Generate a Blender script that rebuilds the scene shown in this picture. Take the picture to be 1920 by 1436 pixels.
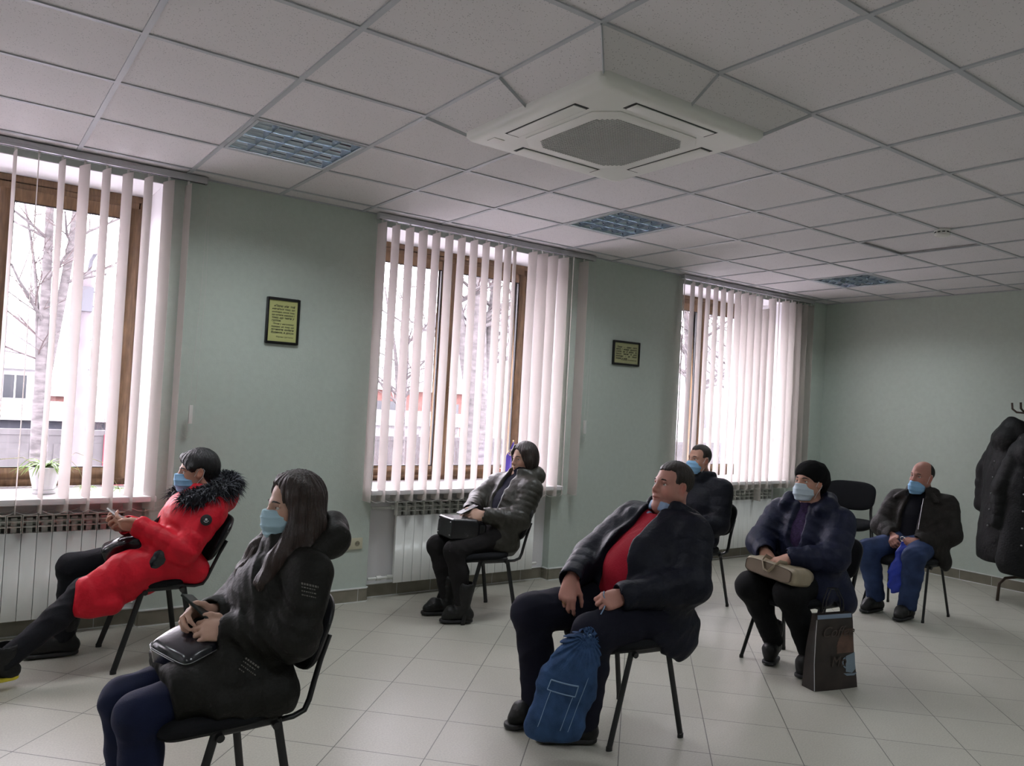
import bpy, bmesh, math, random
import numpy as np
from mathutils import Vector, Matrix

# ------------------------------------------------------------------ camera, sky, exposure
SC = bpy.context.scene
for o in list(bpy.data.objects):
    bpy.data.objects.remove(o, do_unlink=True)
COL = SC.collection
PI = math.pi
R = math.radians
rng = random.Random(7)
nrs = np.random.RandomState(11)

cam_d = bpy.data.cameras.new('camera')
cam = bpy.data.objects.new('camera', cam_d)
COL.objects.link(cam)
cam.location = (-1.7779, -2.0659, 1.5626)
cam.rotation_euler = (1.59317524, -0.0544722637, -0.621774167)
cam_d.sensor_fit = 'HORIZONTAL'
cam_d.sensor_width = 36.0
cam_d.lens = 36.0 * 1463.7 / 1920.0
cam_d.clip_start = 0.05
cam_d.clip_end = 400
SC.camera = cam

W = bpy.data.worlds.new('overcast_sky')
SC.world = W
W.use_nodes = True
bg = W.node_tree.nodes['Background']
bg.inputs[0].default_value = (0.97, 0.93, 1.0, 1)
SKY = 13.5
bg.inputs[1].default_value = SKY
SC.view_settings.view_transform = 'Standard'
SC.view_settings.look = 'None'
SC.view_settings.gamma = 1.0
SC.view_settings.exposure = 0.5
SC.view_settings.use_curve_mapping = False
SC.cycles.use_denoising = True
SC.cycles.max_bounces = 10
SC.cycles.diffuse_bounces = 6
SC.cycles.glossy_bounces = 4
SC.cycles.transmission_bounces = 6
SC.cycles.transparent_max_bounces = 12
SC.cycles.caustics_reflective = False
SC.cycles.caustics_refractive = False

# ------------------------------------------------------------------ materials
MATS = {}
def new_mat(name):
    m = bpy.data.materials.new(name)
    m.use_nodes = True
    MATS[name] = m
    nt = m.node_tree
    return m, nt, nt.nodes['Principled BSDF']
def srgb(r, g, b):
    f = lambda c: (c / 12.92 if c <= 0.04045 else ((c + 0.055) / 1.055) ** 2.4)
    return (f(r / 255.), f(g / 255.), f(b / 255.))
def mat(name, col, rough=0.6, metal=0.0, bump=0.0, bscale=60.0, spec=0.5, var=0.0, vscale=8.0, sheen=0.0, stretch=None, detail=3.0, coat=0.0, sub=0.0, vcol=False):
    """principled surface with a little procedural colour variation and bump"""
    m, nt, b = new_mat(name)
    N, L = nt.nodes, nt.links
    b.inputs['Roughness'].default_value = rough
    b.inputs['Metallic'].default_value = metal
    b.inputs['Specular IOR Level'].default_value = spec
    if sheen: b.inputs['Sheen Weight'].default_value = sheen
    if coat:
        b.inputs['Coat Weight'].default_value = coat
        b.inputs['Coat Roughness'].default_value = 0.15
    if sub:
        b.inputs['Subsurface Weight'].default_value = sub
        b.inputs['Subsurface Radius'].default_value = (0.012, 0.005, 0.003)
        b.inputs['Subsurface Scale'].default_value = 0.6
    tc = N.new('ShaderNodeTexCoord')
    mp = N.new('ShaderNodeMapping')
    L.new(tc.outputs['Object'], mp.inputs[0])
    if stretch: mp.inputs['Scale'].default_value = stretch
    c4 = (col[0], col[1], col[2], 1)
    b.inputs['Base Color'].default_value = c4
    src = None
    if vcol:
        at = N.new('ShaderNodeAttribute'); at.attribute_name = 'tint'
        mx = N.new('ShaderNodeMix'); mx.data_type = 'RGBA'; mx.blend_type = 'MULTIPLY'
        mx.inputs[0].default_value = 1.0
        mx.inputs[6].default_value = c4
        L.new(at.outputs['Color'], mx.inputs[7])
        src = mx.outputs[2]
        L.new(src, b.inputs['Base Color'])
    if var > 0:
        nz = N.new('ShaderNodeTexNoise'); nz.inputs['Scale'].default_value = vscale; nz.inputs['Detail'].default_value = detail
        L.new(mp.outputs[0], nz.inputs['Vector'])
        mr = N.new('ShaderNodeMapRange')
        mr.inputs[1].default_value = 0.3; mr.inputs[2].default_value = 0.7
        mr.inputs[3].default_value = 1 - var; mr.inputs[4].default_value = 1 + var
        L.new(nz.outputs[0], mr.inputs[0])
        mx2 = N.new('ShaderNodeMix'); mx2.data_type = 'RGBA'; mx2.blend_type = 'MULTIPLY'
        mx2.inputs[0].default_value = 1.0
        if src is None: mx2.inputs[6].default_value = c4
        else: L.new(src, mx2.inputs[6])
        cc = N.new('ShaderNodeCombineColor')
        for i in range(3): L.new(mr.outputs[0], cc.inputs[i])
        L.new(cc.outputs[0], mx2.inputs[7])
        L.new(mx2.outputs[2], b.inputs['Base Color'])
    if bump > 0:
        nb = N.new('ShaderNodeTexNoise'); nb.inputs['Scale'].default_value = bscale; nb.inputs['Detail'].default_value = detail
        L.new(mp.outputs[0], nb.inputs['Vector'])
        bp = N.new('ShaderNodeBump'); bp.inputs['Strength'].default_value = bump; bp.inputs['Distance'].default_value = 0.01
        L.new(nb.outputs[0], bp.inputs['Height'])
        L.new(bp.outputs[0], b.inputs['Normal'])
    return m

M = {}
M['wall'] = mat('green_wall_paint', (0.50, 0.565, 0.515), 0.75, bump=0.12, bscale=90, var=0.03, vscale=25)
M['reveal'] = mat('white_reveal_paint', (0.78, 0.77, 0.79), 0.7, bump=0.05, bscale=60)
M['plain'] = mat('white_plaster', (0.74, 0.73, 0.72), 0.8)
M['tbar'] = mat('ceiling_grid_metal', (0.44, 0.46, 0.49), 0.45, var=0.05, vscale=3)
M['skirt'] = mat('skirting_tile', (0.235, 0.215, 0.17), 0.4, var=0.12, vscale=12)
M['grout'] = mat('white_sealant', (0.7, 0.71, 0.7), 0.6)
M['wood'] = mat('golden_oak_laminate', (0.185, 0.112, 0.057), 0.42, var=0.28, vscale=14, stretch=(6, 6, 0.7), detail=5)
M['gasket'] = mat('black_rubber', (0.015, 0.015, 0.017), 0.6)
M['sill'] = mat('white_sill_board', (0.76, 0.75, 0.76), 0.35)
M['alu'] = mat('aluminium_rail', (0.55, 0.55, 0.57), 0.4, metal=0.6)
M['white_plastic'] = mat('white_plastic', (0.72, 0.71, 0.68), 0.4)
M['ac_white'] = mat('off_white_plastic', (0.74, 0.745, 0.71), 0.45, bump=0.02, bscale=40)
M['ac_grey'] = mat('grille_grey_plastic', (0.36, 0.37, 0.35), 0.6)
M['dark_slot'] = mat('dark_slot', (0.03, 0.03, 0.032), 0.7)
M['radiator'] = mat('white_enamel', (0.70, 0.71, 0.68), 0.35)
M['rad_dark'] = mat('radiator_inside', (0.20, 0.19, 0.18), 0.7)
M['ivory'] = mat('ivory_plastic', (0.56, 0.54, 0.40), 0.4)
M['ivory_dark'] = mat('socket_well', (0.24, 0.225, 0.16), 0.6)
M['chair_fabric'] = mat('black_chair_fabric', (0.008, 0.0085, 0.011), 0.9, bump=0.35, bscale=700, spec=0.25)
M['chair_shell'] = mat('black_chair_plastic', (0.009, 0.009, 0.010), 0.45, bump=0.06, bscale=300)
M['chair_metal'] = mat('black_powder_coated_steel', (0.008, 0.008, 0.009), 0.4)
M['frame_black'] = mat('black_picture_frame', (0.012, 0.012, 0.013), 0.35)
M['paper'] = mat('yellow_paper', (0.52, 0.54, 0.22), 0.7, var=0.04)
M['paper2'] = mat('pale_yellow_paper', (0.40, 0.41, 0.22), 0.7, var=0.04)
M['ink'] = mat('black_ink', (0.03, 0.03, 0.02), 0.7)
M['chrome'] = mat('bright_metal', (0.75, 0.75, 0.76), 0.18, metal=1.0)
M['mirror'] = mat('mirror_aluminium', (0.50, 0.56, 0.66), 0.13, metal=1.0)
M['tube'] = mat('lamp_tube_glass', (0.80, 0.83, 0.86), 0.25)
for n_ in M['tube'].node_tree.nodes:
    if n_.type == 'BSDF_PRINCIPLED':
        n_.inputs['Emission Color'].default_value = (0.86, 0.93, 1.0, 1); n_.inputs['Emission Strength'].default_value = 18.0
M['beads'] = mat('bead_chain_plastic', (0.62, 0.60, 0.58), 0.4)
M['pot'] = mat('white_flower_pot', (0.74, 0.74, 0.76), 0.3)
M['soil'] = mat('potting_soil', (0.03, 0.02, 0.014), 0.95, bump=0.5, bscale=80)
M['leaf'] = mat('spider_plant_leaf', (0.20, 0.36, 0.045), 0.45, var=0.35, vscale=9)
M['runner'] = mat('plant_runner', (0.36, 0.36, 0.14), 0.5)

def floor_mat():
    m, nt, b = new_mat('floor_tiles')
    N, L = nt.nodes, nt.links
    tc = N.new('ShaderNodeTexCoord')
    mp = N.new('ShaderNodeMapping')
    T = 0.4117                                  # square tiles laid diagonally
    mp.inputs['Location'].default_value = (-0.4306, -0.555, 0)
    mp.inputs['Rotation'].default_value = (0, 0, -PI / 4)
    mp.inputs['Scale'].default_value = (1 / T, 1 / T, 1)
    L.new(tc.outputs['Object'], mp.inputs[0])
    br = N.new('ShaderNodeTexBrick')
    br.offset = 0.0; br.offset_frequency = 1; br.squash = 1.0
    br.inputs['Scale'].default_value = 1.0
    br.inputs['Brick Width'].default_value = 1.0
    br.inputs['Row Height'].default_value = 1.0
    br.inputs['Mortar Size'].default_value = 0.006
    br.inputs['Mortar Smooth'].default_value = 0.2
    br.inputs['Bias'].default_value = 0.0
    br.inputs['Color1'].default_value = (0.435, 0.425, 0.37, 1)
    br.inputs['Color2'].default_value = (0.465, 0.455, 0.395, 1)
    br.inputs['Mortar'].default_value = (0.13, 0.125, 0.11, 1)
    L.new(mp.outputs[0], br.inputs['Vector'])
    nz = N.new('ShaderNodeTexNoise'); nz.inputs['Scale'].default_value = 120; nz.inputs['Detail'].default_value = 4
    L.new(tc.outputs['Object'], nz.inputs['Vector'])
    mr = N.new('ShaderNodeMapRange'); mr.inputs[1].default_value = 0.35; mr.inputs[2].default_value = 0.65
    mr.inputs[3].default_value = 0.90; mr.inputs[4].default_value = 1.06
    L.new(nz.outputs[0], mr.inputs[0])
    mx = N.new('ShaderNodeMix'); mx.data_type = 'RGBA'; mx.blend_type = 'MULTIPLY'; mx.inputs[0].default_value = 1.0
    L.new(br.outputs['Color'], mx.inputs[6])
    cc = N.new('ShaderNodeCombineColor')
    for i in range(3): L.new(mr.outputs[0], cc.inputs[i])
    L.new(cc.outputs[0], mx.inputs[7])
    L.new(mx.outputs[2], b.inputs['Base Color'])
    b.inputs['Roughness'].default_value = 0.33
    b.inputs['Specular IOR Level'].default_value = 0.42
    nz2 = N.new('ShaderNodeTexNoise'); nz2.inputs['Scale'].default_value = 9
    L.new(tc.outputs['Object'], nz2.inputs['Vector'])
    mr2 = N.new('ShaderNodeMapRange'); mr2.inputs[3].default_value = 0.26; mr2.inputs[4].default_value = 0.42
    L.new(nz2.outputs[0], mr2.inputs[0]); L.new(mr2.outputs[0], b.inputs['Roughness'])
    bp = N.new('ShaderNodeBump'); bp.inputs['Strength'].default_value = 0.3; bp.inputs['Distance'].default_value = 0.003; bp.invert = True
    L.new(br.outputs['Fac'], bp.inputs['Height']); L.new(bp.outputs[0], b.inputs['Normal'])
    return m
M['floor'] = floor_mat()

def ceiling_mat():
    m, nt, b = new_mat('mineral_fibre_tile')
    N, L = nt.nodes, nt.links
    tc = N.new('ShaderNodeTexCoord')
    vo = N.new('ShaderNodeTexVoronoi'); vo.inputs['Scale'].default_value = 88
    L.new(tc.outputs['Object'], vo.inputs['Vector'])
    nz = N.new('ShaderNodeTexNoise'); nz.inputs['Scale'].default_value = 30; nz.inputs['Detail'].default_value = 4
    L.new(tc.outputs['Object'], nz.inputs['Vector'])
    ma = N.new('ShaderNodeMath'); ma.operation = 'MULTIPLY_ADD'; ma.inputs[1].default_value = 0.30; ma.inputs[2].default_value = 0.03
    L.new(nz.outputs[0], ma.inputs[0])
    lt = N.new('ShaderNodeMath'); lt.operation = 'LESS_THAN'
    L.new(vo.outputs['Distance'], lt.inputs[0]); L.new(ma.outputs[0], lt.inputs[1])
    mx = N.new('ShaderNodeMix'); mx.data_type = 'RGBA'
    mx.inputs[6].default_value = (0.70, 0.675, 0.69, 1)
    mx.inputs[7].default_value = (0.40, 0.39, 0.40, 1)
    L.new(lt.outputs[0], mx.inputs[0])
    L.new(mx.outputs[2], b.inputs['Base Color'])
    b.inputs['Roughness'].default_value = 0.9
    bp = N.new('ShaderNodeBump'); bp.inputs['Strength'].default_value = 0.25; bp.inputs['Distance'].default_value = 0.004; bp.invert = True
    L.new(lt.outputs[0], bp.inputs['Height']); L.new(bp.outputs[0], b.inputs['Normal'])
    return m
M['tile'] = ceiling_mat()

def slat_mat():
    m, nt, b = new_mat('cream_blind_fabric')
    N, L = nt.nodes, nt.links
    b.inputs['Base Color'].default_value = (0.76, 0.73, 0.69, 1)
    b.inputs['Roughness'].default_value = 0.85
    b.inputs['Specular IOR Level'].default_value = 0.2
    tr = N.new('ShaderNodeBsdfTranslucent'); tr.inputs[0].default_value = (0.82, 0.785, 0.775, 1)
    mix = N.new('ShaderNodeMixShader'); mix.inputs[0].default_value = 0.68
    L.new(b.outputs[0], mix.inputs[1]); L.new(tr.outputs[0], mix.inputs[2])
    tc = N.new('ShaderNodeTexCoord')
    wv = N.new('ShaderNodeTexNoise'); wv.inputs['Scale'].default_value = 500
    L.new(tc.outputs['Object'], wv.inputs['Vector'])
    bp = N.new('ShaderNodeBump'); bp.inputs['Strength'].default_value = 0.1; bp.inputs['Distance'].default_value = 0.002
    L.new(wv.outputs[0], bp.inputs['Height']); L.new(bp.outputs[0], b.inputs['Normal'])
    L.new(mix.outputs[0], N['Material Output'].inputs[0])
    return m
M['slat'] = slat_mat()

def glass_mat():
    m, nt, b = new_mat('window_glass')
    N, L = nt.nodes, nt.links
    t = N.new('ShaderNodeBsdfTransparent'); t.inputs[0].default_value = (0.93, 0.918, 0.935, 1)
    g = N.new('ShaderNodeBsdfGlossy'); g.inputs['Roughness'].default_value = 0.02
    fr = N.new('ShaderNodeFresnel'); fr.inputs[0].default_value = 1.45
    mix = N.new('ShaderNodeMixShader')
    ge = N.new('ShaderNodeNewGeometry')                 # only the outer skin of the pane mirrors; its back face lets light straight out
    ma = N.new('ShaderNodeMath'); ma.operation = 'SUBTRACT'; ma.inputs[0].default_value = 1.0; L.new(ge.outputs['Backfacing'], ma.inputs[1])
    mu = N.new('ShaderNodeMath'); mu.operation = 'MULTIPLY'; L.new(fr.outputs[0], mu.inputs[0]); L.new(ma.outputs[0], mu.inputs[1])
    L.new(mu.outputs[0], mix.inputs[0]); L.new(t.outputs[0], mix.inputs[1]); L.new(g.outputs[0], mix.inputs[2])
    L.new(mix.outputs[0], N['Material Output'].inputs[0])
    return m
M['glass'] = glass_mat()

# ------------------------------------------------------------------ mesh helpers
class MB:
    def __init__(s): s.v = []; s.f = []
    def add(s, vs, fs):
        o = len(s.v); s.v += [tuple(v) for v in vs]; s.f += [tuple(i + o for i in f) for f in fs]
    def box(s, lo, hi, mtx=None):
        x0, y0, z0 = lo; x1, y1, z1 = hi
        vs = [Vector(p) for p in ((x0,y0,z0),(x1,y0,z0),(x1,y1,z0),(x0,y1,z0),(x0,y0,z1),(x1,y0,z1),(x1,y1,z1),(x0,y1,z1))]
        if mtx is not None: vs = [mtx @ v for v in vs]
        s.add(vs, [(0,3,2,1),(4,5,6,7),(0,1,5,4),(1,2,6,5),(2,3,7,6),(3,0,4,7)])
    def quad(s, a, b, c, d): s.add([a, b, c, d], [(0,1,2,3)])
    def tube(s, pts, r, n=8, ry=None, cap=True, up=None):
        """sweep a round (or oval) section along pts; r may be a list"""
        P = [Vector(p) for p in pts]; m = len(P)
        rr = r if isinstance(r, (list, tuple)) else [r] * m
        vs = []; prev = None
        for i in range(m):
            t = (P[min(i+1, m-1)] - P[max(i-1, 0)]).normalized()
            if up is not None: a = Vector(up)
            elif prev is not None: a = prev
            else: a = Vector((0,0,1)) if abs(t.z) < 0.9 else Vector((1,0,0))
            a = (a - t * a.dot(t))
            if a.length < 1e-6: a = t.orthogonal()
            a.normalize(); b = t.cross(a); prev = a
            ra = rr[i]; rb = ra if ry is None else ra * ry
            for k in range(n):
                q = 2 * PI * k / n
                vs.append(P[i] + a * (ra * math.cos(q)) + b * (rb * math.sin(q)))
        fs = []
        for i in range(m - 1):
            for k in range(n):
                k2 = (k + 1) % n
                fs.append((i*n+k, i*n+k2, (i+1)*n+k2, (i+1)*n+k))
        if cap:
            fs.append(tuple(range(n-1, -1, -1))); fs.append(tuple((m-1)*n + k for k in range(n)))
        s.add(vs, fs)
    def lathe(s, prof, n=32, c=(0,0,0), flute=0, fdepth=0.0):
        vs = []; fs = []; m = len(prof)
        for (r, z) in prof:
            for k in range(n):
                a = 2*PI*k/n
                rr = r * (1 - fdepth * abs(math.sin(a * flute / 2))) if flute else r
                vs.append((c[0] + rr*math.cos(a), c[1] + rr*math.sin(a), c[2] + z))
        for i in range(m-1):
            for k in range(n):
                k2 = (k+1) % n
                fs.append((i*n+k, i*n+k2, (i+1)*n+k2, (i+1)*n+k))
        fs.append(tuple(range(n-1,-1,-1))); fs.append(tuple((m-1)*n+k for k in range(n)))
        s.add(vs, fs)
    def loft(s, rings, cap=True):
        n = len(rings[0]); vs = [p for r in rings for p in r]; fs = []
        for i in range(len(rings)-1):
            for k in range(n):
                k2 = (k+1) % n
                fs.append((i*n+k, i*n+k2, (i+1)*n+k2, (i+1)*n+k))
        if cap:
            fs.append(tuple(range(n-1,-1,-1))); fs.append(tuple((len(rings)-1)*n+k for k in range(n)))
        s.add(vs, fs)
    def sphere(s, c, r, n=12, m=8, sc=(1,1,1)):
        prof = []
        vs = []; fs = []
        for i in range(m+1):
            t = PI * i / m
            for k in range(n):
                a = 2*PI*k/n
                vs.append((c[0]+r*sc[0]*math.sin(t)*math.cos(a), c[1]+r*sc[1]*math.sin(t)*math.sin(a), c[2]-r*sc[2]*math.cos(t)))
        for i in range(m):
            for k in range(n):
                k2 = (k+1)%n
                fs.append((i*n+k, i*n+k2, (i+1)*n+k2, (i+1)*n+k))
        s.add(vs, fs)
    def obj(s, name, m, parent=None, smooth=False, bevel=0.0, auto=None):
        me = bpy.data.meshes.new(name)
        me.from_pydata(s.v, [], s.f)
        me.update()
        if isinstance(m, (list, tuple)):
            for q in m: me.materials.append(q)
        else: me.materials.append(m)
        bm = bmesh.new(); bm.from_mesh(me)
        bmesh.ops.remove_doubles(bm, verts=bm.verts, dist=1e-6)
        bmesh.ops.recalc_face_normals(bm, faces=bm.faces)
        if bevel > 0:
            es = [e for e in bm.edges if len(e.link_faces) == 2 and e.calc_face_angle(0) > 0.6]
            bmesh.ops.bevel(bm, geom=es, offset=bevel, segments=2, profile=0.6, affect='EDGES', clamp_overlap=True)
        if smooth or auto is not None or bevel > 0:
            ang = auto if auto is not None else R(40)
            for fc in bm.faces: fc.smooth = True
            for e in bm.edges:
                if len(e.link_faces) == 2: e.smooth = e.calc_face_angle(0) < ang
        bm.to_mesh(me); bm.free()
        o = bpy.data.objects.new(name, me); COL.objects.link(o)
        if parent is not None: o.parent = parent
        return o

def tag(o, label=None, cat=None, group=None, kind=None):
    if label: o['label'] = label
    if cat: o['category'] = cat
    if group: o['group'] = group
    if kind: o['kind'] = kind
    return o
def thing(name, label, cat, loc=(0,0,0), rz=0.0, group=None):
    o = bpy.data.objects.new(name, None); COL.objects.link(o)
    o.empty_display_size = 0.1
    o.location = loc; o.rotation_euler = (0, 0, rz)
    return tag(o, label, cat, group)
def copy_tree(o, parent=None):
    c = o.copy(); COL.objects.link(c)
    if parent is not None: c.parent = parent
    for ch in list(o.children): copy_tree(ch, c)
    return c
def struct(o): o['kind'] = 'structure'; return o
def superell(hx, hy, n=32, p=4.0):
    out = []
    for k in range(n):
        a = 2*PI*k/n; c, s_ = math.cos(a), math.sin(a)
        out.append((hx * math.copysign(abs(c)**(2/p), c), hy * math.copysign(abs(s_)**(2/p), s_)))
    return out
# ------------------------------------------------------------------ the room
YW = 3.323; XE = 6.615; XWst = -6.2; YS = -4.6; HC = 2.906
WT = 0.78                                   # wall thickness
WC = [-4.91, -1.61, 1.70, 4.99]             # window centres
WHW = 0.87; WZ0 = 0.838; WZ1 = 2.83; REC = 0.50
ND = 0.09                                   # radiator niche depth

fl = MB(); fl.box((XWst - .2, YS - .2, -0.12), (XE + .2, YW + ND + .2, 0))
struct(fl.obj('floor', M['floor']))

# window wall, built around its openings
wb = MB()
xs = [XWst - 0.2]
for c in WC: xs += [c - WHW, c + WHW]
xs.append(XE + 0.2)
for i in range(0, len(xs), 2):
    wb.box((xs[i], YW, -0.1), (xs[i+1], YW + WT, HC + 0.3))
for c in WC:
    wb.box((c - WHW, YW, WZ1), (c + WHW, YW + REC + .09, HC + 0.3))
    wb.box((c - WHW, YW + REC + .09, WZ1 - .11), (c + WHW, YW + WT, HC + 0.3))
    wb.box((c - WHW, YW + ND, -0.1), (c + WHW, YW + WT, WZ0 - 0.035))
struct(wb.obj('wall_north', M['wall']))
# white plaster lining the reveals and the niches
tr = MB()
for c in WC:
    e = 0.004
    tr.box((c - WHW, YW + .002, WZ0), (c - WHW + e, YW + WT, WZ1))
    tr.box((c + WHW - e, YW + .002, WZ0), (c + WHW, YW + WT, WZ1))
    tr.box((c - WHW, YW + .002, WZ1 - e), (c + WHW, YW + REC + .089, WZ1))
    tr.box((c - WHW, YW + REC + .085, WZ1 - .114), (c + WHW, YW + WT, WZ1 - .11))
    tr.box((c - WHW, YW + ND - e, 0), (c + WHW, YW + ND, WZ0 - .036))
struct(tr.obj('trim_1', M['reveal']))
b = MB(); b.box((XE, YS - .2, -0.1), (XE + .2, YW, HC + .3)); struct(b.obj('wall_east', M['wall']))
b = MB(); b.box((XWst - .2, YS - .2, -0.1), (XWst, YW, HC + .3)); struct(b.obj('wall_west', M['wall']))
b = MB(); b.box((XWst, YS - .2, -0.1), (XE, YS, HC + .3)); struct(b.obj('wall_south', M['wall']))

# ceiling tiles in a 0.625 m grid; openings for the lamps and the air conditioner
G = 0.625
LAMPS = [(-1, 3), (3, 3), (8, 3), (-6, 3), (-6, -3), (-1, -3), (3, -3), (8, -3)]
holes = set(LAMPS) | {(0,0),(1,0),(0,1),(1,1)}
ct = MB(); tb = MB()
i0, i1 = int(math.floor(XWst / G)) , int(math.ceil(XE / G))
k0, k1 = int(math.floor(YS / G)), int(math.ceil(YW / G))
for i in range(i0, i1):
    for k in range(k0, k1):
        if (i, k) in holes: continue
        x0, x1 = max(i*G, XWst), min((i+1)*G, XE); y0, y1 = max(k*G, YS), min((k+1)*G, YW)
        if x1 - x0 < .01 or y1 - y0 < .01: continue
        dz = 0.012 * (1 if (i, k) in ((6, 1),) else 0)
        ct.box((x0 + .003, y0 + .003, HC + .004 + dz), (x1 - .003, y1 - .003, HC + .02 + dz))
# plenum above the tiles keeps daylight out
ct.box((XWst, YS, HC + .22), (XE, YW, HC + .3))
struct(ct.obj('ceiling', M['tile']))
def bar(x0, y0, x1, y1, dz=0.0):
    tb.box((x0, y0, HC - .003 + dz), (x1, y1, HC + .004 - dz))
hw = 0.012
for i in range(i0, i1 + 1):
    x = i*G
    if x < XWst or x > XE: continue
    if i == 1:
        bar(x - hw, YS, x + hw, 0); bar(x - hw, 2*G, x + hw, YW)
    else: bar(x - hw, YS, x + hw, YW)
for k in range(k0, k1 + 1):
    y = k*G
    if y < YS or y > YW: continue
    if k == 1:
        bar(XWst, y - hw, 0, y + hw, .0006); bar(2*G, y - hw, XE, y + hw, .0006)
    else: bar(XWst, y - hw, XE, y + hw, .0006)
bar(XWst, YW - .02, XE, YW, -.0006); bar(XE - .02, YS, XE, YW, -.0012); bar(XWst, YS, XE, YS + .02, -.0006); bar(XWst, YS, XWst + .02, YW, -.0012)
struct(tb.obj('ceiling_grid', M['tbar']))
# sloping soffit tiles round the air conditioner
AZ = 2.806
a0, a1 = 0.165, 1.135
so = MB(); sb = MB()
o_ = [(0,0),(2*G,0),(2*G,2*G),(0,2*G)]; n_ = [(a0,a0),(a1,a0),(a1,a1),(a0,a1)]
for q in range(4):
    A, B = Vector(o_[q]), Vector(o_[(q+1) % 4]); a, b2 = Vector(n_[q]), Vector(n_[(q+1) % 4])
    zt, zb = HC, AZ + .025
    for (t0, t1) in ((0, .5), (.5, 1)):
        P = [A.lerp(B, t0), A.lerp(B, t1), a.lerp(b2, t1), a.lerp(b2, t0)]
        z = [zt, zt, zb, zb]
        vs = [Vector((p.x, p.y, zz)) for p, zz in zip(P, z)]
        vs2 = [v + Vector((0, 0, .015)) for v in vs]
        so.add(vs + vs2, [(0,1,2,3),(7,6,5,4),(0,4,5,1),(1,5,6,2),(2,6,7,3),(3,7,4,0)])
    for t in (0.0, 0.5):
        p, q2 = A.lerp(B, t), a.lerp(b2, t)
        sb.tube([(p.x, p.y, zt - .002), (q2.x, q2.y, zb - .002)], 0.011, 4, ry=0.4, up=(0, 0, 1) if t else None)
struct(so.obj('ceiling_soffit', M['tile']))
struct(sb.obj('soffit_grid', M['tbar']))

# tiled skirting with white sealant lines
def skirting(name, segs):
    s_, g_ = MB(), MB()
    for (x0, y0, x1, y1, nx, ny) in segs:
        t = .012
        lo = (min(x0, x1) + min(nx*t, 0), min(y0, y1) + min(ny*t, 0)); hi = (max(x0, x1) + max(nx*t, 0), max(y0, y1) + max(ny*t, 0))
        s_.box((lo[0], lo[1], .006), (hi[0], hi[1], .098))
        t2 = .016
        lo = (min(x0, x1) + min(nx*t2, 0), min(y0, y1) + min(ny*t2, 0)); hi = (max(x0, x1) + max(nx*t2, 0), max(y0, y1) + max(ny*t2, 0))
        g_.box((lo[0], lo[1], .098), (hi[0], hi[1], .106)); g_.box((lo[0], lo[1], 0), (hi[0], hi[1], .007))
        L_ = math.hypot(x1 - x0, y1 - y0); n = int(L_ / .30)
        for q in range(1, n + 1):
            f = q * .30 / L_
            if f >= 1: break
            x, y = x0 + (x1-x0)*f, y0 + (y1-y0)*f
            d = .0015
            ux, uy = ((d, 0) if abs(nx) < .5 else (0, d))
            g_.box((min(x-ux, x-ux+nx*.0125), min(y-uy, y-uy+ny*.0125), .006), (max(x+ux, x+ux+nx*.0125), max(y+uy, y+uy+ny*.0125), .1))
    o = s_.obj(name, M['skirt']); struct(o)
    g_.obj('sealant', M['grout'], o)
segs = []
for i in range(0, len(xs), 2):
    segs.append((max(xs[i], XWst), YW, min(xs[i+1], XE), YW, 0, -1))
for c in WC:
    segs.append((c - WHW, YW + ND, c + WHW, YW + ND, 0, -1))
    segs.append((c - WHW, YW, c - WHW, YW + ND, 1, 0)); segs.append((c + WHW, YW, c + WHW, YW + ND, -1, 0))
skirting('baseboard_north', segs)
skirting('baseboard_east', [(XE, YS, XE, YW - .014, -1, 0)])
skirting('baseboard_west', [(XWst, YS, XWst, YW - .014, 1, 0)])
skirting('baseboard_south', [(XWst, YS, XE, YS, 0, 1)])

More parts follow.
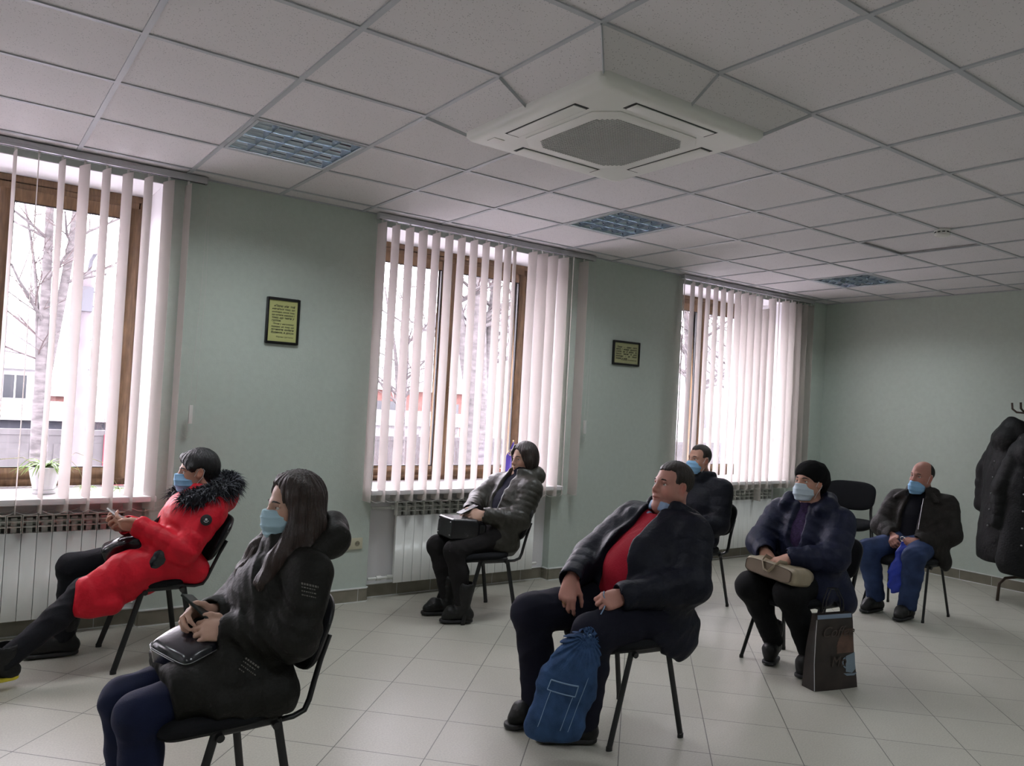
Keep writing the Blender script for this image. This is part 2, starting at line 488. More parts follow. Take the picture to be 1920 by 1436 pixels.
# ------------------------------------------------------------------ windows: two oak sashes each
def window(n, c):
    root = bpy.data.objects.new('window_%d' % n, None); COL.objects.link(root)
    root.location = (c, YW + REC, 0); root['kind'] = 'structure'
    z0, z1 = WZ0 + .004, WZ1 - .052
    f = MB(); d = .07
    w = WHW - .005
    fo = .055
    f.box((-w, 0, z0), (-w + fo, d, z1)); f.box((w - fo, 0, z0), (w, d, z1))
    f.box((-w + fo, 0, z0), (w - fo, d, z0 + fo)); f.box((-w + fo, 0, z1 - fo), (w - fo, d, z1))
    f.box((-w, .0, z1), (w, d + .02, WZ1 - .006))
    f.obj('window_frame', M['wood'], root, bevel=.004)
    gz0 = z0 + .127; gz1 = z1 - .092
    for s_ in (-1, 1):
        x0, x1 = (-w + fo - .012, -.004) if s_ < 0 else (.004, w - fo + .012)
        sm = MB(); so_ = .078
        y0, y1 = -.014, .05
        a, b_ = z0 + fo - .012, z1 - fo + .012
        sm.box((x0, y0, a), (x0 + so_, y1, b_)); sm.box((x1 - so_, y0, a), (x1, y1, b_))
        sm.box((x0 + so_, y0, a), (x1 - so_, y1, a + so_)); sm.box((x0 + so_, y0, b_ - so_), (x1 - so_, y1, b_))
        sash = sm.obj('sash', M['wood'], root, bevel=.005)
        gk = MB(); g = .006
        X0, X1, Z0, Z1 = x0 + so_, x1 - so_, a + so_, b_ - so_
        gk.box((X0, -.010, Z0), (X0 + g, .012, Z1)); gk.box((X1 - g, -.010, Z0), (X1, .012, Z1))
        gk.box((X0, -.010, Z0), (X1, .012, Z0 + g)); gk.box((X0, -.010, Z1 - g), (X1, .012, Z1))
        gk.obj('gasket', M['gasket'], sash)
        p = MB(); p.box((X0, .004, Z0), (X1, .008, Z1)); p.obj('pane', M['glass'], sash)
    h = MB()
    hx = .04
    h.box((hx - .014, -.026, 1.60), (hx + .014, -.014, 1.70))
    h.tube([(hx, -.026, 1.65), (hx, -.05, 1.65), (hx, -.056, 1.64), (hx, -.056, 1.53)], .010, 8)
    h.obj('window_handle', M['wood'], root, smooth=True)
    s2 = MB()
    yf, yb, yi = YW - .10 - (YW + REC), .004, -REC - .001
    w1, w2 = WHW + .045, WHW - .002
    pl = [(-w1, yf), (w1, yf), (w1, yi), (w2, yi), (w2, yb), (-w2, yb), (-w2, yi), (-w1, yi)]
    s2.loft([[Vector((x, y, WZ0 - .035)) for x, y in pl], [Vector((x, y, WZ0)) for x, y in pl]])
    s2.obj('window_sill', M['sill'], root, bevel=.004)
for i, c in enumerate(WC): window(i + 1, c)

# ------------------------------------------------------------------ radiators
def radiator(name, label, x0, nsec):
    root = thing(name, label, 'radiator', (x0, YW + ND, 0), 0, 'sectional radiators under the windows')
    sw = .0785; yf = -.108
    s = MB(); t = .0045
    z0, z1 = .118, .735
    zg = z1 - .105
    s.box((.0015, yf, z0), (sw - .0015, yf + .012, zg))               # flat front panel
    s.box((.0015, yf, zg), (.0065, yf + .055, z1)); s.box((sw - .0065, yf, zg), (sw - .0015, yf + .055, z1))
    for zz in (zg + .033, zg + .066, z1 - .006):
        s.box((.005, yf, zz), (sw - .005, yf + .05, zz + .006))
    s.box((sw/2 - .002, yf + .012, z0 + .02), (sw/2 + .002, yf + .085, zg))
    s.box((sw/2 - .016, -.075, z0 + .01), (sw/2 + .016, -.035, z1 - .02))
    first = s.obj('section', M['radiator'], root, bevel=.0015)
    for q in range(1, nsec):
        o = first.copy(); COL.objects.link(o); o.parent = root; o.location = (q*sw, 0, 0)
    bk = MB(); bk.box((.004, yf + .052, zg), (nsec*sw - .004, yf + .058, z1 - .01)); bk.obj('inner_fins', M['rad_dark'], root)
    p = MB()
    for zz in (z0 + .035, z1 - .045): p.tube([(-.03, -.055, zz), (nsec*sw + .03, -.055, zz)], .017, 12)
    p.tube([(-.02, -.055, z1 - .045), (-.19, -.055, z1 - .045)], .011, 10)
    p.tube([(-.19, -.055, z1 - .045), (-.19, -.02, z1 - .045)], .011, 10)
    p.tube([(-.02, -.055, z0 + .035), (-.19, -.055, z0 + .035)], .011, 10)
    p.tube([(-.08, -.055, z0 + .035), (-.12, -.055, z0 + .035)], .018, 10)
    p.tube([(nsec*sw + .02, -.055, z0 + .035), (nsec*sw + .08, -.055, z0 + .035)], .012, 10)
    p.obj('pipe', M['radiator'], root, smooth=True)
    return root
radiator('radiator', 'white sectional radiator under the window with the potted plant', -2.265, 18)
radiator('radiator', 'white sectional radiator behind the woman in the olive jacket', 1.045, 17)
radiator('radiator', 'white sectional radiator under the window nearest the room corner', 4.36, 17)

# ------------------------------------------------------------------ vertical blinds
def blind(label, x0, x1, sx, spacing, angs, drop=None, cord_x=None, shift=None):
    yb = YW - .07
    root = thing('vertical_blind', label, 'blind', (0, yb, 0), 0, 'vertical blinds on the three windows')
    r = MB()
    r.box((x0, -.022, HC - .046), (x1, .022, HC - .004)); r.box((x0, -.024, HC - .030), (x1, -.021, HC - .022))
    r.box((x0 - .004, -.024, HC - .048), (x0, .024, HC - .003)); r.box((x1, -.024, HC - .048), (x1 + .004, .024, HC - .003))
    r.obj('rail', M['alu'], root, bevel=.002)
    g = MB(); g.box((x0 + .01, -.006, HC - .0475), (x1 - .01, .006, HC - .0455)); g.obj('rail_slot', M['gasket'], root)
    zt, zb = 2.835, .755
    xs_ = []
    for q, a in enumerate(angs):
        x = sx + q*spacing + (shift or {}).get(q, 0)
        if x > x1 - .02: break
        dz = (drop or {}).get(q, 0)
        s = MB(); nz = 14; w = .0635; th = .0006
        tw = rng.uniform(-5, 5); bow = rng.uniform(-.006, .006); cv = rng.uniform(.002, .006)
        for (side, yo) in ((0, -th), (1, th)):
            pass
        rings = []
        for iz in range(nz + 1):
            t = iz / nz; z = zb - dz + (zt - zb) * t
            ang = R(a + tw * (1 - t) * (1 - t))
            d = Vector((math.cos(ang), math.sin(ang), 0)); nn = Vector((-d.y, d.x, 0))
            ring = []
            U = [-1, -.5, 0, .5, 1]
            for u in U: ring.append(Vector((x, 0, z)) + d * (u*w) + nn * (th + cv * (1 - u*u) + bow * math.sin(PI * t)))
            for u in U[::-1]: ring.append(Vector((x, 0, z)) + d * (u*w) + nn * (-th + cv * (1 - u*u) + bow * math.sin(PI * t)))
            rings.append(ring)
        s.loft(rings)
        o = s.obj('slat', M['slat'], root, smooth=True)
        c_ = MB(); c_.box((x - .006, -.004, zt - .002), (x + .006, .004, HC - .044)); c_.obj('hanger', M['white_plastic'], o)
        xs_.append((x, R(a), dz))
    for end in (-1, 1):
        ch = MB(); pts = []
        for q in range(len(xs_) - 1):
            (xa, aa, _), (xb_, ab, _) = xs_[q], xs_[q+1]
            A = Vector((xa + end*.06*math.cos(aa), end*.06*math.sin(aa), .775)); B = Vector((xb_ + end*.06*math.cos(ab), end*.06*math.sin(ab), .775))
            for t in range(0, 7):
                f = t / 7; p = A.lerp(B, f); p.z -= .022 * 4 * f * (1 - f); pts.append(p)
            if q == len(xs_) - 2: pts.append(B)
        ch.tube(pts, .0013, 4); ch.obj('bead_chain', M['beads'], root)
    if cord_x is not None:
        c_ = MB()
        for dx in (-.012, .014):
            c_.tube([(cord_x + dx*.3, -.01, HC - .045), (cord_x + dx, -.012, 2.2), (cord_x + dx*1.4 - .03, -.012, 1.25)], .001, 4)
        pts = [(cord_x - .045 + .035*math.cos(PI + PI*t/8), -.012, 1.26 - .05*math.sin(PI*t/8)) for t in range(9)]
        c_.tube(pts, .001, 4)
        c_.obj('pull_cord', M['beads'], root)
        wgt = MB(); wgt.box((cord_x - .042, -.020, 1.30), (cord_x - .018, -.004, 1.42)); wgt.obj('cord_weight', M['white_plastic'], root, bevel=.003)
    return root
A1 = [100, 97, 104, 99, 103, 96, 101, 98, 95, 100, 97, 96, 86, 101, 111, 104, 109, 103, 110, 96]
blind('cream vertical blind on the window with the potted plant', -2.66, -.508, -2.86 + .118*2, .118, A1[2:], cord_x=-.49)
A2 = [96, 92, 93, 94, 90, 90, 88, 87, 85, 87, 83, 68, 90, 100, 96, 98, 50, 92]
blind('cream vertical blind on the middle window behind the woman in the olive jacket', .722, 2.862, .757, .1168, A2, cord_x=2.87, shift={9: .01, 10: -.015, 11: -.062, 12: .012})
A3 = [40, 62, 62, 62, 63, 64, 67, 70, 73, 75, 76, 76, 76, 42, 76, 76, 74, 72, 70]
blind('cream vertical blind, mostly closed, on the window beside the room corner', 4.035, 6.22, 4.065, .1178, A3, drop={11: .13})
# ------------------------------------------------------------------ ceiling air conditioner
def air_conditioner():
    root = thing('ceiling_air_conditioner', 'white four-way cassette air conditioner sunk in the tiled ceiling', 'air conditioner', (.65, .65, 0))
    hw_ = .497; zb = 2.792
    def ring(h, z, cr):
        out = []
        for (sx, sy) in ((1,1),(-1,1),(-1,-1),(1,-1)):
            for t in range(5):
                a = {(1,1):0,(-1,1):PI/2,(-1,-1):PI,(1,-1):1.5*PI}[(sx,sy)] + PI/2*t/4
                out.append(Vector((sx*(h-cr) + cr*math.cos(a), sy*(h-cr) + cr*math.sin(a), z)))
        return out
    p = MB()
    p.loft([ring(hw_ - .012, zb + .055, .03), ring(hw_, zb + .045, .035), ring(hw_, zb + .022, .035), ring(hw_ - .016, zb + .006, .03), ring(hw_ - .05, zb, .03)])
    p.obj('body_panel', M['ac_white'], root, auto=R(50))
    def octo(h, c, z): return [Vector(q + (z,)) for q in ((h, -h+c), (h, h-c), (h-c, h), (-h+c, h), (-h, h-c), (-h, -h+c), (-h+c, -h), (h-c, -h))]
    g = MB()
    g.loft([octo(.318, .085, zb + .004), octo(.318, .085, zb - .004), octo(.300, .08, zb - .009), octo(.268, .072, zb - .010)])
    gr = g.obj('intake_grille', M['ac_white'], root, auto=R(30))
    s = MB(); n = 34; h = .262
    for q in range(n):
        y = -h + 2*h*(q + .5)/n
        xx = h - max(0, abs(y) - (h - .072))
        s.box((-xx, y - .0045, zb - .0125), (xx, y + .0032, zb - .010))
    for q in range(n):
        y = -h + 2*h*(q + .5)/n
        xx = h - max(0, abs(y) - (h - .072))
        s.box((y - .003, -xx, zb - .0122), (y + .003, xx, zb - .0100))
    s.obj('grille_lattice', M['ac_grey'], gr)
    fr = MB()
    for q in range(4):
        mtx = Matrix.Rotation(q*PI/2, 4, 'Z')
        d = MB()
        d.box((-.25, -.425, zb - .0012), (.25, -.348, zb + .001), mtx)
        d.obj('vent_slot', M['dark_slot'], root)
        v = MB(); v.box((-.237, -.419, zb - .005), (.237, -.354, zb - .001), mtx)
        v.obj('vent_flap', M['ac_white'], root, bevel=.0015)
    rc = MB(); rc.box((-.43, .33, zb - .003), (-.37, .39, zb + .001)); rc.obj('receiver_window', M['white_plastic'], root, bevel=.001)
air_conditioner()

# ------------------------------------------------------------------ louvred ceiling lights, switched on; the louvres cut off flat angles
LAMP_W = 8.0
def ceiling_light(i, k, label):
    x0, y0 = i*G + .015, k*G + .015; s = G - .03
    root = thing('ceiling_light', label, 'ceiling light', (x0 + s/2, y0 + s/2, HC), 0, 'louvred square ceiling lights')
    h = s/2
    f = MB(); t = .016
    f.box((-h, -h, -.004), (h, -h + t, .03)); f.box((-h, h - t, -.004), (h, h, .03)); f.box((-h, -h + t, -.004), (-h + t, h - t, .03)); f.box((h - t, -h + t, -.004), (h, h - t, .03))
    f.obj('frame', M['tbar'], root)
    hs = MB(); zt = .085; hi = h - t
    hs.box((-hi, -hi, zt), (hi, hi, zt + .004)); hs.box((-hi - .002, -hi, 0), (-hi, hi, zt)); hs.box((hi, -hi, 0), (hi + .002, hi, zt)); hs.box((-hi, -hi - .002, 0), (hi, -hi, zt)); hs.box((-hi, hi, 0), (hi, hi + .002, zt))
    hs.obj('housing', M['ac_white'], root)
    n = 4; cw = 2*hi/n
    rf = MB()
    for q in range(n + 1):                                 # lengthwise parabolic reflectors
        y = -hi + q*cw
        for sd in (-1, 1):
            if (q == 0 and sd < 0) or (q == n and sd > 0): continue
            pts = []
            for u in range(6):
                uu = u/5; pts.append((y + sd*(.003 + cw*.46*uu**1.9), .002 + .062*uu))
            for (ya, za), (yb, zb_) in zip(pts, pts[1:]):
                rf.quad((-hi, ya, za), (hi, ya, za), (hi, yb, zb_), (-hi, yb, zb_))
    rf.obj('reflector', M['mirror'], root, smooth=True)
    for q in range(0, 6):                                  # cross blades with curved faces
        x = -hi + 2*hi*q/5 + (.0016 if q == 0 else -.0016 if q == 5 else 0)
        lv = MB()
        for sd in (-1, 1):
            if (q == 0 and sd < 0) or (q == 5 and sd > 0): continue
            pts = [(x + sd*(.0015 + .012*(u/3)**1.5), .002 + .042*u/3) for u in range(4)]
            for (xa, za), (xb_, zb_) in zip(pts, pts[1:]):
                lv.quad((xa, -hi, za), (xa, hi, za), (xb_, hi, zb_), (xb_, -hi, zb_))
        lv.quad((x - .0015, -hi, .002), (x - .0015, hi, .002), (x + .0015, hi, .002), (x + .0015, -hi, .002))
        lv.obj('louvre_blade', M['mirror'], root, smooth=True)
    for q in range(n):
        y = -hi + (q + .5)*cw
        tb_ = MB(); tb_.tube([(-hi + .02, y, .064), (hi - .02, y, .064)], .011, 10)
        tb_.obj('lamp_tube', M['tube'], root, smooth=True)
    ld = bpy.data.lights.new('lamp_glow', 'AREA'); ld.shape = 'SQUARE'; ld.size = .54; ld.energy = LAMP_W; ld.color = (.93, .98, 1.0); ld.spread = R(146)
    lo = bpy.data.objects.new('lamp_glow', ld); COL.objects.link(lo); lo.parent = root; lo.location = (0, 0, -.008)
ceiling_light(*LAMPS[0], 'louvred square ceiling light near the left window, before the first wall picture')
ceiling_light(*LAMPS[1], 'louvred square ceiling light beyond the air conditioner, second along the window wall')
ceiling_light(*LAMPS[2], 'louvred square ceiling light farthest away, near the back wall corner')
for q in range(3, len(LAMPS)): ceiling_light(*LAMPS[q], 'unseen louvred square ceiling light, added to light the room')  # unseen fixtures behind and beside the camera, added for the light they give

sd = thing('smoke_detector', 'small round white smoke detector on the ceiling', 'smoke detector', (3.73, .615, HC))
b = MB(); b.lathe([(.052, 0), (.052, -.012), (.047, -.016), (.047, -.024), (.050, -.026), (.048, -.042), (.036, -.048), (0.001, -.049)], 32)
b.obj('housing', M['white_plastic'], sd, auto=R(35))
b = MB()
for q in range(10):
    a = 2*PI*q/10
    mtx = Matrix.Rotation(a, 4, 'Z'); b.box((.0455, -.009, -.0245), (.0485, .009, -.0165), mtx)
b.obj('smoke_slot', M['dark_slot'], sd)

# ------------------------------------------------------------------ framed quotations
def text_part(name, txt, size, loc, parent, m, align='LEFT', shear=0.25, rot=(PI/2, 0, 0), bold=0.0, spacing=1.0):
    cu = bpy.data.curves.new(name, 'FONT')
    cu.body = txt; cu.size = size; cu.shear = shear; cu.align_x = align; cu.offset = bold
    cu.space_line = spacing; cu.extrude = 0.0004
    o = bpy.data.objects.new(name, cu); COL.objects.link(o)
    dg = bpy.context.evaluated_depsgraph_get()
    me = bpy.data.meshes.new_from_object(o.evaluated_get(dg))
    bpy.data.objects.remove(o, do_unlink=True)
    me.materials.clear(); me.materials.append(m)
    o = bpy.data.objects.new(name, me); COL.objects.link(o)
    o.location = loc; o.rotation_euler = rot; o.parent = parent
    return o
def just_lines(lines, size, x0, x1, ztop, lh, y, parent, m):
    """justified lines of italic lettering, one child mesh"""
    vs = []; fs = []
    for li, ln in enumerate(lines):
        full = not ln.endswith('|'); words = ln.rstrip('|').split()
        indent = 0.012 if ln.startswith(' ') else 0
        meshes = []
        for w in words:
            cu = bpy.data.curves.new('t', 'FONT'); cu.body = w; cu.size = size; cu.shear = .28; cu.offset = .0006; cu.extrude = .0003
            o = bpy.data.objects.new('t', cu); COL.objects.link(o)
            me = bpy.data.meshes.new_from_object(o.evaluated_get(bpy.context.evaluated_depsgraph_get()))
            bpy.data.objects.remove(o, do_unlink=True)
            pts = [tuple(v.co) for v in me.vertices]; fc = [tuple(p.vertices) for p in me.polygons]
            bpy.data.meshes.remove(me); bpy.data.curves.remove(cu)
            wd = max((p[0] for p in pts), default=0)
            meshes.append((pts, fc, wd))
        tot = sum(q[2] for q in meshes); avail = (x1 - x0) - indent
        gap = (avail - tot) / max(1, len(meshes) - 1) if full else size*.35
        sc = 1.0
        if tot + size*.2*(len(meshes)-1) > avail: sc = avail / (tot + size*.25*(len(meshes)-1)); gap = size*.25*sc
        x = x0 + indent
        for pts, fc, wd in meshes:
            o_ = len(vs)
            vs += [(x + p[0]*sc, y - p[2], ztop - li*lh + p[1]*sc) for p in pts]
            fs += [tuple(i + o_ for i in f) for f in fc]
            x += wd*sc + gap
    me = bpy.data.meshes.new('lettering'); me.from_pydata(vs, [], fs); me.materials.append(m)
    o = bpy.data.objects.new('lettering', me); COL.objects.link(o); o.parent = parent
    return o
def picture(label, x0, x1, z0, z1, paper, lines, size, lh, sign):
    root = thing('framed_quotation', label, 'picture', ((x0+x1)/2, YW, (z0+z1)/2))
    w, h = (x1-x0)/2, (z1-z0)/2; t = .017
    f = MB()
    f.box((-w, -.022, -h), (-w+t, -.001, h)); f.box((w-t, -.022, -h), (w, -.001, h)); f.box((-w+t, -.022, -h), (w-t, -.001, -h+t)); f.box((-w+t, -.022, h-t), (w-t, -.001, h))
    f.obj('frame', M['frame_black'], root, bevel=.003)
    p = MB(); p.box((-w+t, -.012, -h+t), (w-t, -.003, h-t)); p.obj('printed_sheet', paper, root)
    just_lines(lines, size, -w + t + .022, w - t - .018, h - t - .045, lh, -.0122, root, M['ink'])
    text_part('signature', sign, size*.72, (w - t - .02, -.0122, -h + t + .028), root, M['ink'], 'RIGHT')
picture('tall yellow framed quotation on the green wall between the left and middle windows', -.05, .187, 1.868, 2.188, M['paper'],
        [' «Перш ніж той', 'навчиться тому, що', 'необхідно, немов тому,', 'що купити марніше і', 'тому, що знати у', 'гурток.|', ' Почни у наступному', 'порядку не тому, що', 'починати любити', 'будинок, а досу»|'], .0200, .0205, 'Марина Цвєтаєва')
picture('smaller pale square framed quotation on the green wall before the corner window', 3.20, 3.545, 1.953, 2.178, M['paper2'],
        [' Праця — єдине свято', 'життя і велике джерело', 'успіхів, що й добра, не', 'просто звички та долі,', 'необхідні і не тільки', 'людині, а всім|'], .0205, .0215, 'Володимир Сухомлинський')

# ------------------------------------------------------------------ power sockets
def sockets(label, x, z, n):
    root = thing('power_outlet', label, 'power outlet', (x, YW, z), 0, 'ivory wall sockets')
    w = .072*n/2 + .006
    b = MB(); b.box((-w, -.012, -.042), (w, -.0005, .042)); b.obj('cover_plate', M['ivory'], root, bevel=.004)
    for q in range(n):
        cx = -w + .006 + .036 + .072*q
        s = MB()
        pts = [(cx + .0195*math.cos(2*PI*k/24), .0195*math.sin(2*PI*k/24)) for k in range(24)]
        s.loft([[Vector((px, -.0128, pz)) for px, pz in pts], [Vector((px, -.011, pz)) for px, pz in pts]])
        so_ = s.obj('socket', M['ivory_dark'], root)
        hmb = MB()
        for dx in (-.0085, .0085): hmb.tube([(cx + dx, -.0133, 0), (cx + dx, -.0126, 0)], .0028, 8)
        hmb.obj('socket_hole', M['dark_slot'], so_)
        rim = MB(); rim.tube([(cx + .0205*math.cos(2*PI*k/24), -.0128, .0205*math.sin(2*PI*k/24)) for k in range(25)], .0013, 6, cap=False)
        rim.obj('socket_rim', M['ivory'], so_)
sockets('ivory four-way power outlet on the wall behind the long-haired woman', .625, .437, 4)
sockets('ivory double power outlet on the pier between the middle and corner windows', 3.225, .405, 2)

# ------------------------------------------------------------------ on the window sills
def spider_plant():
    root = thing('potted_spider_plant', 'spider plant in a white fluted pot on the left window sill', 'plant', (-1.287, 3.50, WZ0))
    s = MB(); s.lathe([(.055, 0), (.064, .002), (.072, .022), (.069, .024), (.060, .008), (.001, .006)], 32); s.obj('saucer', M['pot'], root, auto=R(40))
    p = MB(); p.lathe([(.050, .009), (.058, .012), (.066, .05), (.078, .10), (.088, .155), (.089, .162), (.083, .163), (.079, .13), (.001, .13)], 48, flute=16, fdepth=.035); p.obj('pot', M['pot'], root, auto=R(35))
    p = MB(); p.lathe([(.081, .145), (.04, .150), (.001, .152)], 24); p.obj('soil', M['soil'], root)
    def leafs(c, n, ln, name, lift=1.0, wd=.009):
        lf = MB()
        for q in range(n):
            a = 2*PI*q/n + rng.uniform(-.4, .4); L_ = ln*rng.uniform(.55, 1.15); up = rng.uniform(.25, 1.0)*lift
            prev = None; rows = []
            for t in range(9):
                u = t/8
                rr = L_*u; z = up*L_*(1.1*u - 1.35*u*u)
                wv = wd*(1 - u)**.6*min(1, .45 + 2*u)
                ctr = Vector((c[0] + rr*math.cos(a), c[1] + rr*math.sin(a), c[2] + z)); sd_ = Vector((-math.sin(a), math.cos(a), 0))*wv
                rows.append((ctr - sd_ + Vector((0,0,wv*.5)), ctr, ctr + sd_ + Vector((0,0,wv*.5))))
            for A, B in zip(rows, rows[1:]):
                lf.quad(A[0], A[1], B[1], B[0]); lf.quad(A[1], A[2], B[2], B[1])
        return lf.obj(name, M['leaf'], root, smooth=True)
    leafs((0, 0, .15), 34, .20, 'foliage', 1.3)
    leafs((.22, -.10, .035), 16, .085, 'plantlet', 1.0, .006)
    leafs((.40, -.13, .03), 14, .085, 'plantlet', .9, .006)
    r = MB()
    r.tube([(.03, 0, .15), (.10, -.03, .24), (.17, -.07, .16), (.22, -.10, .04)], .0016, 5)
    r.tube([(.03, .02, .15), (.16, 0, .25), (.31, -.06, .19), (.40, -.13, .035)], .0016, 5)
    r.tube([(-.02, 0, .15), (-.12, -.02, .22), (-.24, -.03, .21)], .0022, 5)
    r.obj('runner', M['runner'], root)
spider_plant()

M['flag_violet'] = mat('violet_satin', (0.075, 0.045, 0.36), 0.5, sheen=.3)
M['flag_gold'] = mat('gold_print', (0.60, 0.50, 0.20), 0.5)
def table_flag():
    root = thing('table_flag', 'small violet pennant with a gold emblem on the middle window sill', 'flag', (2.322, 3.60, WZ0))
    b = MB(); b.lathe([(.032, 0), (.032, .008), (.012, .014), (.005, .02), (.001, .02)], 24); b.obj('base', M['white_plastic'], root, auto=R(35))
    b = MB(); b.tube([(0, 0, .015), (0, 0, .362)], .003, 8); b.sphere((0, 0, .366), .006, 8, 6); b.obj('pole', M['flag_gold'], root, smooth=True)
    # pennant: narrow at the top, hanging in a soft fold
    fm = MB(); nx, nz = 9, 16; rows = []
    for iz in range(nz + 1):
        t = iz/nz; z = .358 - .285*t
        wv = .006 + .082*min(1, t*1.9)
        row = []
        for ix in range(nx + 1):
            u = ix/nx
            row.append((.004 - wv + wv*u, -.006 + .010*math.sin(u*7 + t*1.5)*min(1, 2*t), z))
        rows.append(row)
    for A, B in zip(rows, rows[1:]):
        for q in range(nx): fm.quad(A[q], A[q+1], B[q+1], B[q])
    fl_ = fm.obj('pennant', M['flag_violet'], root, smooth=True)
    e = MB(); y = -.020
    cx, cz = -.036, .262
    e.tube([(cx + .026*math.cos(a*PI/12), y, cz + .026*math.sin(a*PI/12)) for a in range(25)], .0020, 5)
    e.tube([(cx, y, cz - .024), (cx, y, cz + .004)], .0028, 5)
    e.tube([(cx - .019, y, cz + .014), (cx - .011, y, cz + .001), (cx, y, cz - .003), (cx + .011, y, cz + .001), (cx + .019, y, cz + .014)], .0028, 5)
    e.sphere((cx, y, cz + .013), .0045, 8, 6)
    e.obj('emblem', M['flag_gold'], fl_)
table_flag()
M['terracotta'] = mat('terracotta_card', (0.36, 0.115, 0.06), 0.6)
cb = MB(); cb.box((-.042, -.03, 0), (.042, .03, .115))
o = cb.obj('cardboard_box', M['terracotta'], None, bevel=.002); o.location = (2.215, 3.64, WZ0 + .0005); o.rotation_euler = (0, 0, R(12))
tag(o, 'small terracotta red box on the sill beside the violet pennant', 'box')

# ------------------------------------------------------------------ stacking chairs
def pad(mb, outline, layers, curve=None):
    """outline: points (a, b); layers: (inset, height) from one face to the other"""
    rings = []
    for ins, h in layers:
        ring = []
        for (a, b_) in outline:
            L_ = math.hypot(a, b_); f = (L_ - ins) / L_
            ring.append((a*f, b_*f, h))
        rings.append(ring)
    n = len(outline); rr = [[Vector(curve(*p)) for p in r] for r in rings]
    mb.loft(rr, cap=False)
    for r, h, flip in ((rr[0], layers[0][1], True), (rr[-1], layers[-1][1], False)):
        c = Vector(curve(0, 0, h))
        mid = [p.lerp(c, .5) for p in r]
        mb.loft([r, mid], cap=False)
        mb.add(mid + [c], [((k+1) % n, k, n) if flip else (k, (k+1) % n, n) for k in range(n)])
def make_chair():
    root = bpy.data.objects.new('stacking_chair', None); COL.objects.link(root)
    # local frame: +x is where the sitter looks, +y the sitter's left
    sx, hw2 = .035, .235
    seat = MB()
    def seat_c(a, b_, h):
        # b_: forward offset; front edge rolls down
        x = sx + b_; dz = -.028*max(0, (b_ - .09)/.12)**2 - .006*(1 - (a/.24)**2) + .010*max(0, (-b_ - .12)/.1)**2
        return (x, a, .452 + h + dz)
    pad(seat, superell(.232, .212, 48, 3.6), [(.035, -.026), (.012, -.023), (.002, -.010), (0, .002), (.004, .012), (.016, .020), (.05, .024), (.12, .025), (.2, .025)], seat_c)
    seat.obj('seat', M['chair_fabric'], root, smooth=True)
    sh = MB()
    pad(sh, superell(.226, .205, 48, 3.6), [(.09, -.040), (.05, -.040), (.006, -.030), (0, -.020), (.01, -.014)], seat_c)
    sh.obj('seat_shell', M['chair_shell'], root, smooth=True)
    def back_c(a, b_, h):
        # b_: height offset from the middle of the pad, h: forward thickness
        z = .675 + b_*math.cos(.31); x = -.292 - b_*math.sin(.31) + h + .030*(a/.24)**2*1.0 - .10*(b_*b_)
        return (x - .012, a, z)
    out = [(a*(1.0 + .055*max(-1, min(1, b_/.14))), b_) for (a, b_) in superell(.226, .143, 56, 3.4)]
    bk = MB(); pad(bk, out, [(.02, -.004), (.006, 0), (0, .008), (.004, .016), (.018, .024), (.06, .028), (.12, .029)], back_c)
    bk.obj('backrest', M['chair_fabric'], root, smooth=True)
    bs = MB(); pad(bs, out, [(.10, -.020), (.03, -.018), (.004, -.010), (-.002, .0), (.0, .006), (.02, .006)], back_c)
    bs.obj('backrest_shell', M['chair_shell'], root, smooth=True)
    for s in (1, -1):
        y = s*.218
        for d in (1, -1):
            lg = MB()
            top = (.085, y*.985, .425) if d > 0 else (-.125, y*.985, .425)
            foot = (.212, s*.252, .012) if d > 0 else (-.198, s*.252, .012)
            mid = Vector(top).lerp(Vector(foot), .06)
            lg.tube([top, mid, foot], .0155, 12, ry=.52, up=(1, 0, 0))
            l_ = lg.obj('leg', M['chair_metal'], root, smooth=True, auto=R(50))
            ft = MB(); ft.tube([(foot[0], foot[1], 0), (foot[0], foot[1], .02)], .0165, 12, ry=.62, up=(1, 0, 0)); ft.obj('foot_cap', M['chair_shell'], l_, auto=R(50))
        rl = MB(); rl.tube([(.085, y*.985, .426), (-.125, y*.985, .426)], .0155, 12, ry=.52, up=(0, 0, 1))
        rl.obj('side_rail', M['chair_metal'], root, smooth=True, auto=R(50))
    P = [(.05, .412), (-.10, .412), (-.19, .414), (-.232, .428), (-.248, .462), (-.262, .52), (-.284, .60), (-.312, .68)]
    for s in (1, -1):
        br = MB()
        br.tube([(x - (.0 if z < .5 else .004), s*.198 if z < .5 else s*.192, z) for x, z in P], .013, 10, ry=.72, up=(0, 1, 0))
        br.obj('back_support', M['chair_metal'], root, smooth=True, auto=R(60))
    cr = MB()
    for x in (.075, -.115): cr.tube([(x, -.214, .414), (x, .214, .414)], .010, 8)
    for s in (1, -1):
        for x in (.075, -.115): cr.tube([(x, s*.214, .414), (x, s*.238, .410)], .014, 10)
    cr.obj('cross_bar', M['chair_metal'], root, smooth=True, auto=R(50))
    return root
CH = [  # centre x, y, heading
    (-.79, 2.757, 180, 'black stacking chair under the woman in the red coat'),
    (-.945, .78, 184, 'black stacking chair under the long-haired woman nearest the camera'),
    (1.415, 2.70, 171.5, 'black stacking chair under the woman in the olive jacket by the radiator'),
    (.98, .755, 171.7, 'black stacking chair under the heavy man in the red sweater'),
    (3.19, 2.27, 180, 'black stacking chair under the masked man seated behind the heavy man'),
    (2.62, .86, 176.7, 'black stacking chair under the woman in the black beret'),
    (4.70, 1.26, 180, 'black stacking chair under the man in jeans by the back wall'),
    (5.85, 2.50, 206, 'empty black stacking chair in the corner by the back wall'),
]
ch0 = make_chair()
